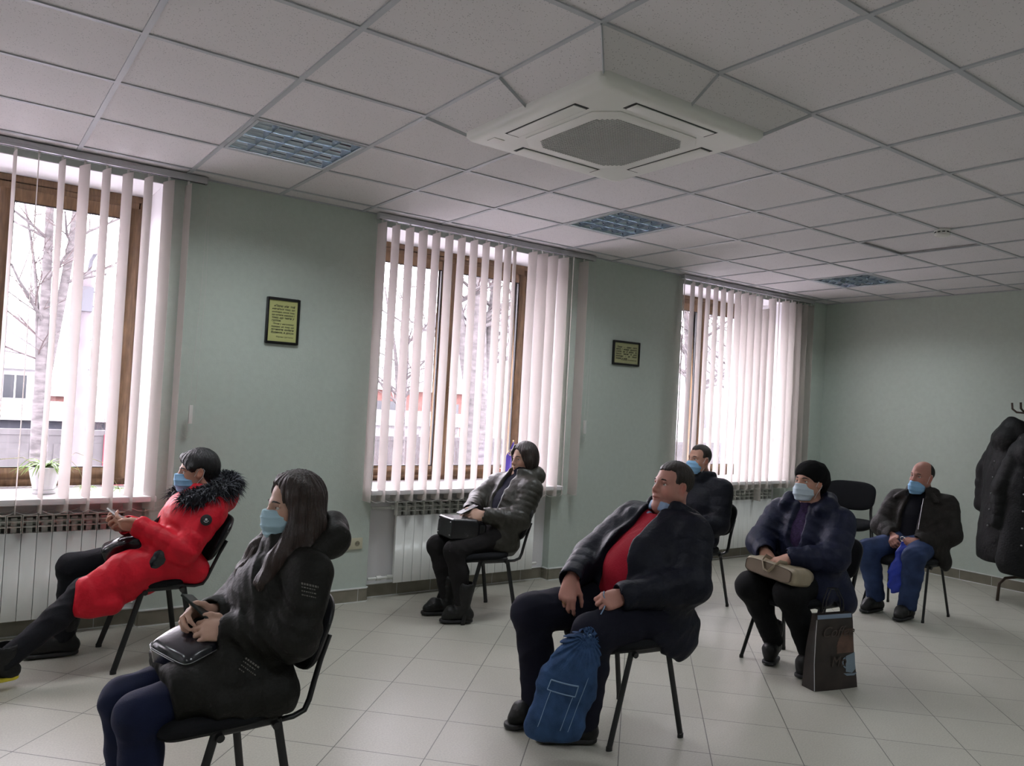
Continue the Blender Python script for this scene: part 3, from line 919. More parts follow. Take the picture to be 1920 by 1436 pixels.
for q, (x, y, a, lab) in enumerate(CH):
    o = ch0 if q == 0 else copy_tree(ch0)
    o.location = (x, y, 0); o.rotation_euler = (0, 0, R(a))
    tag(o, lab, 'chair', 'black stacking chairs')
    if q == 7: o.scale = (1.1, 1.1, 1.1)
for c in ch0.children:                              # this back tips under a slouching sitter
    if c.name.split('.')[0] in ('backrest', 'backrest_shell', 'back_support'):
        c.matrix_local = Matrix.Translation((-.22, 0, .43)) @ Matrix.Rotation(R(-9), 4, 'Y') @ Matrix.Translation((.22, 0, -.43))
# ------------------------------------------------------------------ smooth sculpting: signed distance fields turned into meshes
F32 = np.float32
def npv(a): return np.array(a, F32)
class SDF:
    def __init__(s): s.P = []; s.o = np.zeros(3, F32); s.Rm = np.eye(3, dtype=F32); s.sc = 1.0
    def frame(s, o=(0,0,0), Rm=None, sc=1.0):
        s.o = npv(o); s.Rm = np.eye(3, dtype=F32) if Rm is None else np.array(Rm, F32); s.sc = sc; return s
    def _add(s, fn, lo, hi, k, op):
        o, Rm, sc = s.o, s.Rm, s.sc
        cs = np.array([[lo[0] if i & 1 else hi[0], lo[1] if i & 2 else hi[1], lo[2] if i & 4 else hi[2]] for i in range(8)], F32) * sc @ Rm.T + o
        g = lambda p: fn(((p - o) @ Rm) / sc) * sc
        s.P.append((g, cs.min(0), cs.max(0), k*sc, op))
    def cone(s, a, b, ra, rb, k=.03, flat=None, q=None, op='add'):
        a, b = npv(a), npv(b); ba = b - a; L2 = float(ba @ ba) + 1e-12; L_ = math.sqrt(L2)
        fn_ = None
        if flat is not None:
            n = npv(flat[0]); n = n / np.linalg.norm(n); fs = flat[1]
        def fn(p):
            pa = p - a
            h = np.clip((pa @ ba) / L2, 0, 1)
            d = pa - h[:, None]*ba
            if flat is not None:
                c = d @ n
                d = d + (c*(1/fs - 1))[:, None]*n
            r = ra + (rb - ra)*h
            if q is not None: r = r + q[0]*(np.abs(np.sin(PI*(h*L_/q[1] + (q[2] if len(q) > 2 else 0))))**.6 - .6)
            out = np.sqrt((d*d).sum(1)) - r
            if flat is not None: out = out*min(1, max(fs, .45))
            return out
        r = max(ra, rb) + (abs(q[0]) if q else 0)
        if flat is not None and flat[1] > 1: r *= flat[1]
        s._add(fn, np.minimum(a, b) - r, np.maximum(a, b) + r, k, op); return s
    def chain(s, pts, rs, k=.03, **kw):
        for i in range(len(pts) - 1): s.cone(pts[i], pts[i+1], rs[i], rs[i+1], k, **kw)
        return s
    def ell(s, c, r, k=.03, op='add', Rm=None):
        c, r = npv(c), npv(r); Re = None if Rm is None else np.array(Rm, F32)
        def fn(p):
            d = p - c
            if Re is not None: d = d @ Re
            k0 = np.sqrt(((d/r)**2).sum(1)) + 1e-6; k1 = np.sqrt(((d/(r*r))**2).sum(1)) + 1e-6
            return k0*(k0 - 1)/k1
        m = r if Re is None else npv([float(r.max())]*3)
        s._add(fn, c - m, c + m, k, op); return s
    def box(s, c, h, rd=.01, k=.02, op='add', Rm=None):
        c, h = npv(c), npv(h); Re = None if Rm is None else np.array(Rm, F32); hh = np.maximum(h - rd, 1e-4)
        def fn(p):
            d = p - c
            if Re is not None: d = d @ Re
            qd = np.abs(d) - hh
            return np.sqrt((np.maximum(qd, 0)**2).sum(1)) + np.minimum(qd.max(1), 0) - rd
        m = h if Re is None else npv([float(np.linalg.norm(h))]*3)
        s._add(fn, c - m, c + m, k, op); return s
    def plane(s, c, n, k=.005, op='sub'):
        """'sub' removes the side the normal points to"""
        c, n = npv(c), npv(n); n = n/np.linalg.norm(n)
        fn = lambda p: -((p - c) @ n)
        s._add(fn, c - 50, c + 50, k, op); return s
    @staticmethod
    def comb(D, d, k, op):
        if op == 'sub': d = -d
        sg = 1 if op == 'add' else -1
        a, b = D*sg, d*sg
        if k > 1e-6:
            h = np.maximum(k - np.abs(a - b), 0)/k
            return sg*(np.minimum(a, b) - h*h*k*.25)
        return sg*np.minimum(a, b)
    def val(s, p):
        p = np.array(p, F32); D = np.full(len(p), 10, F32)
        for g, lo, hi, k, op in s.P: D = s.comb(D, g(p), k, op)
        return D
    def mesh(s, h, disp=None, amp=0.0):
        B = 8
        lo = np.min([q[1] for q in s.P if q[4] == 'add'], 0) - 3*h - amp; hi = np.max([q[2] for q in s.P if q[4] == 'add'], 0) + 3*h + amp
        nb = np.ceil((hi - lo)/(h*B)).astype(int)
        org = np.stack(np.meshgrid(*[np.arange(n) for n in nb], indexing='ij'), -1).reshape(-1, 3)
        cen = (lo + (org*B + (B-1)/2)*h).astype(F32)
        rb = float(math.sqrt(3)*B*h/2)
        D = np.full(len(cen), 10, F32)
        for g, l2, h2, k, op in s.P: D = s.comb(D, g(cen), k, op)
        act = np.abs(D) < rb*1.35 + .02 + amp
        A = np.nonzero(act)[0]
        base = (lo + org[A]*B*h).astype(F32); ca = cen[A]
        lg = np.stack(np.meshgrid(*[np.arange(B)]*3, indexing='ij'), -1).reshape(-1, 3).astype(F32)*F32(h)
        V = np.full((len(A), B**3), 10, F32)
        for g, l2, h2, k, op in s.P:
            if op == 'int': ix = np.arange(len(A))
            else:
                dd = np.maximum(np.maximum(l2 - ca, ca - h2), 0); ix = np.nonzero(np.sqrt((dd*dd).sum(1)) < 3*rb + k + .02)[0]
            for c0 in range(0, len(ix), 1500):
                i2 = ix[c0:c0+1500]
                pts = (base[i2][:, None] + lg[None]).reshape(-1, 3)
                V[i2] = s.comb(V[i2], g(pts).reshape(len(i2), -1).astype(F32), k, op)
        if disp is not None:
            for c0 in range(0, len(A), 1500):
                pts = (base[c0:c0+1500][:, None] + lg[None]).reshape(-1, 3)
                V[c0:c0+1500] += disp(pts).reshape(-1, B**3)
        full = np.full(tuple(nb) + (B, B, B), 1, F32)
        full[...] = np.where(D < 0, -1, 1).reshape(tuple(nb) + (1, 1, 1))
        full[tuple(org[A].T)] = V.reshape(-1, B, B, B)
        X = full.transpose(0, 3, 1, 4, 2, 5).reshape(nb[0]*B, nb[1]*B, nb[2]*B)
        return surface_nets(X, lo, h)
def surface_nets(X, lo, h):
    Sg = (X < 0)
    u = Sg.astype(np.uint8)
    c = u[:-1,:-1,:-1] + u[1:,:-1,:-1] + u[:-1,1:,:-1] + u[1:,1:,:-1] + u[:-1,:-1,1:] + u[1:,:-1,1:] + u[:-1,1:,1:] + u[1:,1:,1:]
    m = (c > 0) & (c < 8)
    idx = np.argwhere(m)
    cid = np.full(m.shape, -1, np.int32); cid[m] = np.arange(len(idx))
    off = np.array([[i & 1, (i >> 1) & 1, (i >> 2) & 1] for i in range(8)])
    cv = np.stack([X[idx[:,0]+o[0], idx[:,1]+o[1], idx[:,2]+o[2]] for o in off], 1)
    acc = np.zeros((len(idx), 3)); cnt = np.zeros(len(idx))
    for a in range(8):
        for ax in range(3):
            if off[a][ax]: continue
            b = a | (1 << ax)
            va, vb = cv[:, a], cv[:, b]; cr = (va < 0) != (vb < 0)
            t = np.where(cr, va/np.where(cr, va - vb, 1), 0)
            p = off[a][None].astype(float).repeat(len(idx), 0); p[:, ax] += t
            acc += p*cr[:, None]; cnt += cr
    vs = lo + (idx + acc/cnt[:, None])*h
    quads = []
    for ax in range(3):
        s0 = [slice(None)]*3; s1 = [slice(None)]*3; s0[ax] = slice(0, -1); s1[ax] = slice(1, None)
        A, Bb = Sg[tuple(s0)], Sg[tuple(s1)]
        e = np.argwhere(A != Bb)
        b1, b2 = (ax + 1) % 3, (ax + 2) % 3
        ok = (e[:, b1] > 0) & (e[:, b2] > 0) & (e[:, b1] < X.shape[b1]-1) & (e[:, b2] < X.shape[b2]-1)
        e = e[ok]
        if not len(e): continue
        fl = A[tuple(e.T)]
        d1 = np.zeros(3, int); d1[b1] = 1; d2 = np.zeros(3, int); d2[b2] = 1
        q = np.stack([cid[tuple((e - d1 - d2).T)], cid[tuple((e - d2).T)], cid[tuple(e.T)], cid[tuple((e - d1).T)]], 1)
        q[~fl] = q[~fl][:, ::-1]
        quads.append(q)
    return vs, np.concatenate(quads)
def np_obj(name, vs, qs, m, parent=None, loc=(0,0,0), tint=None, relax=1):
    # one light smoothing pass takes the voxel stair out of the surface
    for _ in range(relax):
        acc = np.zeros_like(vs); cn = np.zeros(len(vs))
        for i in range(4):
            a, b = qs[:, i], qs[:, (i+1) % 4]
            for d in range(3):
                acc[:, d] += np.bincount(a, vs[b, d], len(vs)) + np.bincount(b, vs[a, d], len(vs))
            cn += np.bincount(a, minlength=len(vs)) + np.bincount(b, minlength=len(vs))
        vs = vs*.5 + .5*acc/np.maximum(cn, 1)[:, None]
    me = bpy.data.meshes.new(name)
    me.vertices.add(len(vs)); me.vertices.foreach_set('co', (vs - np.array(loc)).astype(F32).ravel())
    me.loops.add(4*len(qs)); me.loops.foreach_set('vertex_index', qs.astype(np.int32).ravel())
    me.polygons.add(len(qs)); me.polygons.foreach_set('loop_start', np.arange(0, 4*len(qs), 4, dtype=np.int32))
    try: me.polygons.foreach_set('loop_total', np.full(len(qs), 4, np.int32))
    except Exception: pass
    me.polygons.foreach_set('use_smooth', np.ones(len(qs), bool))
    if tint is not None:
        at = me.attributes.new('tint', 'FLOAT_COLOR', 'POINT')
        c = np.ones((len(vs), 4), F32); c[:, :3] = tint(vs.astype(F32)); at.data.foreach_set('color', c.ravel())
    me.update(); me.validate()
    me.materials.append(m)
    o = bpy.data.objects.new(name, me); COL.objects.link(o); o.location = loc
    if parent is not None:
        o.parent = parent; o.location = (0, 0, 0)
    return o
def sdf_obj(S, name, m, h, parent=None, loc=(0,0,0), disp=None, amp=0, tint=None, relax=1):
    vs, qs = S.mesh(h, disp, amp)
    return np_obj(name, vs, qs, m, parent, loc, tint, relax)
def wrinkle(a=.004, f=28, seed=0):
    r = np.random.RandomState(seed); D = r.randn(6, 3); D /= np.linalg.norm(D, axis=1)[:, None]; ph = r.rand(6)*6.28
    D = D.astype(F32)
    def fn(p):
        w = np.stack([np.sin(p @ D[i]*f*.45 + ph[i]) for i in range(3)], 1)*(.9/f)*2.2
        q = p + w
        v = np.zeros(len(p), F32)
        for i, s_ in ((3, 1.), (4, 1.35), (5, 1.9)): v += (np.abs(np.sin(q @ D[i]*f*s_ + ph[i])) - .64)/s_
        return (v*a*.6).astype(F32)
    return fn
def basis(yaw, pitch=0, roll=0):
    """columns: forward, left, up"""
    cy, sy, cp, sp = math.cos(R(yaw)), math.sin(R(yaw)), math.cos(R(pitch)), math.sin(R(pitch))
    f = np.array([cy*cp, sy*cp, sp]); l = np.array([-sy, cy, 0]); u = np.cross(f, l)
    cr, sr = math.cos(R(roll)), math.sin(R(roll))
    l2 = l*cr + u*sr; u2 = -l*sr + u*cr
    return np.stack([f, l2, u2], 1)
def dirbasis(d, n):
    d = np.array(d, float); d /= np.linalg.norm(d); n = np.array(n, float); n -= d*(n @ d); n /= np.linalg.norm(n)
    return np.stack([d, np.cross(n, d), n], 1)

def surf(S, p, d, back=.25, lift=0.0):
    """walk from p - d*back along d onto the surface of S"""
    d = npv(d); d = d/np.linalg.norm(d); q = npv(p) - d*back; t = 0.0
    for _ in range(80):
        v = float(S.val(q[None])[0])
        if v < .0006: break
        q = q + d*min(max(v*.7, .0006), .03); t += v
        if t > 1.5: break
    return Vector((q - d*lift).tolist())
# ------------------------------------------------------------------ anatomy
def head_prims(S, H, fat=0.0, female=False):
    o, Rm, sc = H
    S.frame(o, Rm, sc)
    S.ell((-.012, 0, .036), (.097, .076, .090), .02)
    S.ell((.030, 0, -.028), (.062, .060 + .006*fat, .088), .03)
    for s in (1, -1):
        S.cone((-.002, s*(.050 + .010*fat), -.055), (.070, s*.014, -.104), .022 + .008*fat, .018, .03)
        S.ell((.052, s*(.036 + .006*fat), -.036), (.030, .026 + .005*fat, .032), .02)
        S.ell((-.006, s*.0775, -.008), (.019, .0075, .033), .008, Rm=basis(0, 0, -s*10) if True else None)
        S.ell((.006, s*.074, -.024), (.014, .008, .014), .01)
    S.ell((.078, 0, -.104), (.022, .024, .020), .02)
    if fat > .3: S.ell((.045, 0, -.120), (.045, .050, .032), .03)
    b = .010 if female else .014
    S.cone((.072, -.040, .020), (.085, -.010, .018), b*.8, b, .014); S.cone((.072, .040, .020), (.085, .010, .018), b*.8, b, .014)
    for s in (1, -1):
        S.ell((.098, s*.033, .001), (.019, .020, .0135), .014, 'sub')
        S.cone((.0815, s*.0205, .0075), (.0755, s*.046, .0065), .0045, .0042, .005)
        S.cone((.0852, s*.032, .0100), (.0837, s*.034, .0100), .0052, .0052, .008)
        S.cone((.0795, s*.0205, -.0100), (.0750, s*.045, -.0085), .0042, .0040, .006)
    S.cone((.086, 0, .012), (.111, 0, -.031), .0085, .0125, .014)
    for s in (1, -1): S.ell((.100, s*.0125, -.036), (.0125, .0085, .009), .008)
    S.ell((.087, 0, -.064), (.018, .030, .020), .02)
    S.chain([(.087, -.024, -.068), (.1005, -.007, -.0635), (.1015, 0, -.0645), (.1005, .007, -.0635), (.087, .024, -.068)], [.003, .0058, .0055, .0058, .003], .005)
    S.chain([(.087, -.022, -.071), (.098, 0, -.0755), (.087, .022, -.071)], [.003, .0072, .003], .005)
    S.chain([(.092, -.026, -.0695), (.107, 0, -.0695), (.092, .026, -.0695)], [.0016, .0018, .0016], .004, op='sub')
    for s in (1, -1): S.ell((.001, s*.0845, -.004), (.011, .006, .020), .006, 'sub')
    S.frame()
def head_tint(H, base, stubble=0.0, lip=(.80, .48, .46)):
    o, Rm, sc = H
    o = npv(o); Rm = np.array(Rm, F32)
    def fn(p):
        q = ((p - o) @ Rm)/sc
        c = np.ones((len(p), 3), F32)
        def blend(cen, rad, col, st):
            nonlocal c
            w = np.clip(1.35 - np.sqrt((((q - npv(cen))/npv(rad))**2).sum(1)), 0, 1)*st
            c = c*(1 - w[:, None]) + c*npv(col)*w[:, None]
        for s in (1, -1):
            blend((.06, s*.045, -.035), (.04, .025, .028), (1.02, .80, .76), .7)
            blend((-.005, s*.08, -.008), (.025, .012, .035), (1.05, .74, .70), .8)
            blend((.085, s*.033, .002), (.02, .022, .012), (.72, .60, .58), .6)
        blend((.110, 0, -.033), (.016, .016, .014), (1.05, .80, .76), .7)
        blend((.098, 0, -.0695), (.014, .023, .0095), lip, .95)
        blend((.092, 0, -.0695), (.026, .025, .0022), (.42, .30, .30), .9)
        if stubble: blend((.06, 0, -.095), (.06, .07, .05), (.72, .70, .72), stubble)
        return c
    return fn
def hand_prims(S, wr, d, n, m, curls, thumb=(20, 35, 30), spread=1.0, sc=1.0):
    """wr: wrist; d: towards the fingers; n: back of the hand; m: +1 right, -1 left hand"""
    S.frame(wr, dirbasis(d, n), sc)
    y = lambda v: m*v
    S.cone((-.03, 0, 0), (.012, 0, 0), .026, .027, .015, flat=((0,0,1), .72))
    mcp = [(.088, y(.030), .002), (.092, y(.009), .005), (.088, y(-.012), .003), (.080, y(-.031), -.002)]
    for p in mcp: S.cone((.012, p[1]*.45, 0), p, .018, .0125, .018, flat=((0,0,1), .8))
    S.cone((.02, y(.022), -.008), (.052, y(.034), -.012), .017, .013, .015)
    S.cone((.03, y(-.022), -.008), (.065, y(-.028), -.006), .014, .012, .015)
    seg = [(.042, .026, .021), (.046, .029, .022), (.042, .027, .021), (.033, .021, .019)]
    rad = [(.0095, .0082, .0066), (.0098, .0084, .0068), (.0092, .0078, .0064), (.0082, .0070, .0058)]
    spr = [6, 1, -4, -10]
    for i in range(4):
        p = np.array(mcp[i]); a = 0
        sy = math.sin(R(spr[i]*spread))*m
        rr = (.0112,) + rad[i]
        cl = curls[i] if isinstance(curls[0], (tuple, list)) else curls
        for j in range(3):
            a += R(cl[j])
            q = p + seg[i][j]*np.array([math.cos(a), sy*math.cos(a), -math.sin(a)])
            S.cone(p, q, rr[j], rr[j+1], .006); p = q
    p = np.array((.030, y(.030), -.010)); az, el, bend = thumb
    dv = np.array([math.cos(R(az))*math.cos(R(el)), m*math.sin(R(az))*math.cos(R(el)), -math.sin(R(el))])
    q = p + .036*dv; S.cone(p, q, .0145, .0112, .012)
    dv2 = np.array([math.cos(R(az - bend))*math.cos(R(el)), m*math.sin(R(az - bend))*math.cos(R(el)), -math.sin(R(el + 8))])
    q2 = q + .029*dv2; S.cone(q, q2, .0108, .0095, .006)
    dv3 = np.array([math.cos(R(az - bend*1.6))*math.cos(R(el)), m*math.sin(R(az - bend*1.6))*math.cos(R(el)), -math.sin(R(el + 12))])
    S.cone(q2, q2 + .022*dv3, .0095, .0070, .006)
    S.frame()
HAIRM = {}
def hair_mat(name, col, rough=.45):
    m = mat(name, col, rough, bump=.5, bscale=220, stretch=(1, 1, .12), spec=.5, var=.25, vscale=60, detail=2)
    return m
M['hair_black'] = hair_mat('black_hair', (0.006, 0.0055, 0.007), .42)
M['hair_brown'] = hair_mat('dark_brown_hair', (0.018, 0.0105, 0.008), .45)
M['hair_auburn'] = hair_mat('brown_auburn_hair', (0.024, 0.012, 0.009), .45)
M['hair_grey'] = hair_mat('dark_grey_brown_hair', (0.018, 0.015, 0.013), .6)
M['skin'] = mat('skin', (0.50, 0.275, 0.205), 0.5, bump=.06, bscale=350, vcol=True, spec=.35)
M['skin_pale'] = mat('pale_skin', (0.56, 0.35, 0.27), 0.5, bump=.05, bscale=350, vcol=True, spec=.35)
M['skin_red'] = mat('ruddy_skin', (0.46, 0.225, 0.18), 0.5, bump=.08, bscale=300, vcol=True, spec=.35)
M['eye_white'] = mat('eye_white', (0.55, 0.50, 0.47), 0.25)
M['iris'] = mat('dark_iris', (0.035, 0.022, 0.015), 0.2)
M['mask_blue'] = mat('blue_surgical_mask', (0.26, 0.50, 0.78), 0.75, bump=.12, bscale=500)
M['mask_pale'] = mat('pale_blue_surgical_mask', (0.42, 0.61, 0.72), 0.75, bump=.12, bscale=500)
M['mask_white'] = mat('white_blue_surgical_mask', (0.52, 0.62, 0.72), 0.75, bump=.12, bscale=500)
M['mask_loop'] = mat('white_elastic', (0.7, 0.7, 0.72), 0.7)

def eyes(root, H, brow_mat, loc, look=0):
    o, Rm, sc = H
    T = lambda p: Vector(np.array(o) + np.array(Rm) @ (np.array(p)*sc)) - Vector(loc)
    for s in (1, -1):
        e = MB(); e.sphere(T((.0725, s*.033, .0005)), .0125*sc, 16, 10)
        eo = e.obj('eye', M['eye_white'], root, smooth=True)
        i_ = MB(); i_.sphere(T((.0800, s*.0325 + look*.003, .0005)), .0060*sc, 12, 8); i_.obj('iris', M['iris'], eo, smooth=True)
        b = MB()
        b.tube([T((.0925, s*.014, .0195)), T((.0930, s*.026, .0245)), T((.086, s*.040, .0235)), T((.074, s*.050, .018))], [.0028, .0036, .0030, .0012], 6)
        b.obj('eyebrow', brow_mat, root, smooth=True)
def mask_part(root, H, m, loc, low=0.0, seed=0):
    """pleated surgical mask tented over nose and chin, with elastic ear loops"""
    o, Rm, sc = H
    S = SDF().frame(o, Rm, sc)
    S.ell((.050, 0, -.056 - low), (.068, .066, .072), .01)
    S.cone((.108, 0, -.020 - low), (.104, 0, -.066 - low), .013, .017, .045)
    S.cone((.070, 0, -.105 - low), (.074, 0, -.108 - low), .030, .030, .03)
    S.box((.085, 0, -.062 - low), (.064, .078, .054), .012, .004, 'int')
    o_, R_ = npv(o), np.array(Rm, F32)
    r = np.random.RandomState(seed); ph = r.rand(3)*6
    def disp(p):
        q = ((p - o_) @ R_)/sc
        return (.0042*(np.abs(np.sin((q[:, 2] + .05*q[:, 1]*np.sin(ph[0])) * 95 + ph[1]))**.5 - .7) + .0012*np.sin(q[:, 1]*70 + q[:, 2]*60 + ph[2])).astype(F32)
    mo = sdf_obj(S, 'face_mask', m, .0032*sc, root, loc, disp, .006)
    T = lambda p: Vector(np.array(o) + np.array(Rm) @ (np.array(p)*sc)) - Vector(loc)
    for s in (1, -1):
        l_ = MB()
        l_.tube([T((.028, s*.073, -.022 - low)), T((.010, s*.0785, .010)), T((-.014, s*.083, .026)), T((-.028, s*.083, .006)), T((-.018, s*.080, -.030)), T((.010, s*.073, -.062 - low*.7)), T((.030, s*.069, -.095 - low))], .0013, 6)
        l_.obj('ear_loop', M['mask_loop'], mo, smooth=True)
    return mo
def body_prims(S, j, H, fat=0.0, female=False):
    """one continuous skin: head, neck, trunk, arms and legs (slim under the clothing)"""
    f = basis(j['yaw'])[:, 0]
    head_prims(S, H, fat, female)
    o, Rm, sc = H
    nb = np.array(o) + np.array(Rm) @ (np.array((-.022, 0, -.055))*sc)
    S.cone(nb, j['neck'], .052 + .012*fat, .056 + .014*fat, .03)
    ch = np.array(j['chest']); pe = np.array(j['pel'])
    S.cone(j['neck'], ch, .06, .12, .05, flat=(f, .75))
    S.cone(ch, pe, .125, .12, .05, flat=(f, .75))
    for s in 'LR':
        S.cone(j['neck'], j['sh'+s], .05, .045, .04)
        S.chain([j['sh'+s], j['el'+s], j['wr'+s]], [.045, .036, .026], .02)
        S.chain([j['hip'+s], j['kn'+s], j['an'+s]], [.075, .050, .036], .02)
        S.cone(j['an'+s], tuple(np.array(j['an'+s])*.62 + np.array(j['toe'+s])*.38), .030, .022, .02)
def make_person(label, j, H, skin, hands, fat=0., female=False, stubble=0., brow='hair_brown', eyes_on=True, h=.0042, look=0):
    loc = (float(j['pel'][0]), float(j['pel'][1]), 0.0)
    S = SDF(); body_prims(S, j, H, fat, female)
    for s in 'LR':
        hd = hands[s]
        hand_prims(S, j['wr'+s], hd['d'], hd['n'], 1 if s == 'R' else -1, hd['curls'], hd.get('thumb', (20, 35, 30)), hd.get('spread', 1), hd.get('sc', 1.0))
    o = sdf_obj(S, 'person', skin, h, None, loc, None, 0, head_tint(H, None, stubble))
    tag(o, label, 'person')
    if eyes_on: eyes(o, H, M[brow], loc, look)
    return o, loc
def shoe(root, loc, an, toe, m, h=.004, boot=0.0, sole=None, wd=.042, heel=.0):
    an, toe = np.array(an, float), np.array(toe, float)
    d = toe - an; d[2] = 0; d /= np.linalg.norm(d)
    hl = an - d*.035
    S = SDF()
    zs = float(toe[2])
    S.chain([(hl[0], hl[1], an[2] - .045), tuple(an*.45 + toe*.55 + np.array([0, 0, .002])), tuple(toe + np.array([0,0,.0]) - d*.03)], [.040, wd, .036], .03)
    S.cone(an + np.array([0,0,-.01]), (hl[0], hl[1], an[2] - .045), .043, .040, .03)
    if boot: S.cone(an, an + np.array([0, 0, boot]) - d*.012, .050, .062, .02, q=(.002, .03)); S.cone(an + np.array([0, 0, boot + .01]) - d*.012, an + np.array([0, 0, boot + .05]) - d*.012, .05, .05, .004, op='sub')
    # flat sole
    up = np.array([0, 0, 1.0])
    zb = min(zs - .038, an[2] - .088)
    S.plane((an[0], an[1], max(.001, zb + .012)), (0, 0, -1), .004)
    o = sdf_obj(S, 'boot' if boot else 'shoe', m, h, root, loc, wrinkle(.003, 60, 3), .004)
    so_ = SDF()
    z0 = max(.001, zb + .002)
    so_.cone((hl[0], hl[1], z0 + .008), tuple(np.array([toe[0], toe[1], z0 + .008]) - d*.025), .041, wd*.98, .01)
    so_.plane((an[0], an[1], z0), (0, 0, -1), .002); so_.plane((an[0], an[1], z0 + .020), (0, 0, 1), .002)
    sdf_obj(so_, 'sole', sole or M['gasket'], h, o, loc)
    return o
def trousers(root, loc, j, m, rs=(.105, .082, .070, .062), hipr=.13, h=.006, cut=.0, wr=(.005, 26), flare=0., seat=True):
    f = basis(j['yaw'])[:, 0]
    S = SDF()
    mid = (np.array(j['hipL']) + np.array(j['hipR']))/2
    S.cone(j['hipL'], j['hipR'], hipr, hipr, .05)
    S.cone(mid, np.array(j['pel']) + np.array((0, 0, .05)), hipr*.9, hipr*.8, .05, flat=(f, .8))
    for s in 'LR':
        an = np.array(j['an'+s]); kn = np.array(j['kn'+s])
        dv = (an - kn); dv /= np.linalg.norm(dv)
        S.cone(j['hip'+s], kn, rs[0], rs[1], .035)
        calf = kn*.62 + an*.38 - np.array((f[0], f[1], 0))*.012
        S.chain([kn, calf, an - dv*cut], [rs[1]*.97, rs[2], rs[3] + flare], .03)
        S.plane(an - dv*(cut - .012), dv, .004) if False else None
        S.cone(an - dv*(cut - .075), an - dv*(cut - .2), rs[3] + flare + .02, rs[3] + flare + .05, .004, op='sub')
    return sdf_obj(S, 'trousers', m, h, root, loc, wrinkle(wr[0], wr[1], 5), wr[0]*1.5)
def torso(S, j, r_h, r_c, r_n, flat=.75, k=.06, q=None, sh=.085, belly=None, low=0.0):
    f = basis(j['yaw'])[:, 0]
    pe, ch, ne = np.array(j['pel']), np.array(j['chest']), np.array(j['neck'])
    S.cone(pe + (pe - ch)*low, ch, r_h, r_c, k, flat=(f, flat), q=q)
    S.cone(ch, ch*.35 + ne*.65, r_c, r_n, k, flat=(f, flat), q=q)
    S.cone(np.array(j['shL'])*.86 + np.array(j['shR'])*.14, np.array(j['shR'])*.86 + np.array(j['shL'])*.14, sh, sh, k)
    if belly: S.ell(belly[0], belly[1], .07)
def sleeves(S, j, r=(.085, .075, .058), q=None, k=.035, cuff=.0, side='LR'):
    for s in side:
        sh, el, wr_ = np.array(j['sh'+s]), np.array(j['el'+s]), np.array(j['wr'+s])
        S.cone(sh, el, r[0], r[1], k, q=q); dv = (wr_ - el)/np.linalg.norm(wr_ - el)
        S.cone(el, wr_ + dv*cuff, r[1], r[2], k, q=q)
def cuffs_cut(S, j, r=.042, cuff=.0, side='LR', hands=None):
    for s in side:
        el, wr_ = np.array(j['el'+s]), np.array(j['wr'+s]); dv = (wr_ - el)/np.linalg.norm(wr_ - el)
        S.cone(wr_ + dv*(cuff - .012), wr_ + dv*(cuff + .12), r, r + .035, .004, op='sub')
def collar(S, c, Rm, r, rt, hgt=.0, k=.02, gap=None, n=14, tilt=0):
    """ring of cloth round the neck; gap in degrees left open at the front"""
    pts = []
    g = 0 if gap is None else gap
    for i in range(n + 1):
        a = R(g/2 + (360 - g)*i/n)
        p = np.array(c) + Rm[:, 0]*math.cos(a)*r*1.05 + Rm[:, 1]*math.sin(a)*r + Rm[:, 2]*(-math.cos(a)*tilt)
        pts.append(p)
    for a, b in zip(pts, pts[1:]):
        S.cone(a, b, rt, rt, k)
        nst = int(math.ceil(hgt/(rt*1.1))) if hgt else 0
        for q_ in range(1, nst + 1):
            hh = hgt*q_/nst; S.cone(np.array(a) + Rm[:, 2]*hh, np.array(b) + Rm[:, 2]*hh, rt*(1 - .2*q_/nst), rt*(1 - .2*q_/nst), k)
# ------------------------------------------------------------------ garments and things people hold
M['red_coat'] = mat('red_puffer_nylon', (0.56, 0.009, 0.024), 0.5, bump=.3, bscale=45, spec=.22, var=.12, vscale=14)
M['dark_coat'] = mat('dark_olive_parka', (0.011, 0.0105, 0.009), 0.6, bump=.4, bscale=55, spec=.2, var=.2, vscale=16)
M['olive_coat'] = mat('olive_quilted_nylon', (0.028, 0.026, 0.020), 0.45, bump=.3, bscale=45, spec=.4, var=.15, vscale=14)
M['navy_coat'] = mat('navy_quilted_nylon', (0.0055, 0.0065, 0.014), 0.55, bump=.3, bscale=50, spec=.2, var=.2, vscale=14)
M['navy_coat2'] = mat('dark_navy_jacket', (0.0045, 0.0055, 0.011), 0.6, bump=.3, bscale=50, spec=.2, var=.2, vscale=14)
M['blue_coat'] = mat('blue_padded_coat', (0.009, 0.0115, 0.033), 0.55, bump=.3, bscale=50, spec=.2, var=.2, vscale=14)
M['grey_jacket'] = mat('grey_brown_jacket', (0.023, 0.020, 0.019), 0.65, bump=.35, bscale=60, spec=.2, var=.2, vscale=16)
M['red_knit'] = mat('red_knit', (0.33, 0.010, 0.025), 0.85, bump=.4, bscale=260, stretch=(1, 1, .25), spec=.2)
M['black_knit'] = mat('black_knit', (0.005, 0.0055, 0.010), 0.9, bump=.3, bscale=260, spec=.2)
M['navy_knit'] = mat('navy_knit', (0.006, 0.007, 0.018), 0.9, bump=.3, bscale=260, spec=.2)
M['purple_knit'] = mat('purple_knit', (0.035, 0.020, 0.060), 0.9, bump=.5, bscale=160, spec=.2, var=.3, vscale=60)
M['shirt_blue'] = mat('pale_blue_shirt', (0.22, 0.31, 0.46), 0.75)
M['black_jeans'] = mat('black_jeans', (0.007, 0.0075, 0.011), 0.8, bump=.2, bscale=300, spec=.25)
M['dark_legging'] = mat('charcoal_leggings', (0.014, 0.0125, 0.0135), 0.85, bump=.2, bscale=300, spec=.2)
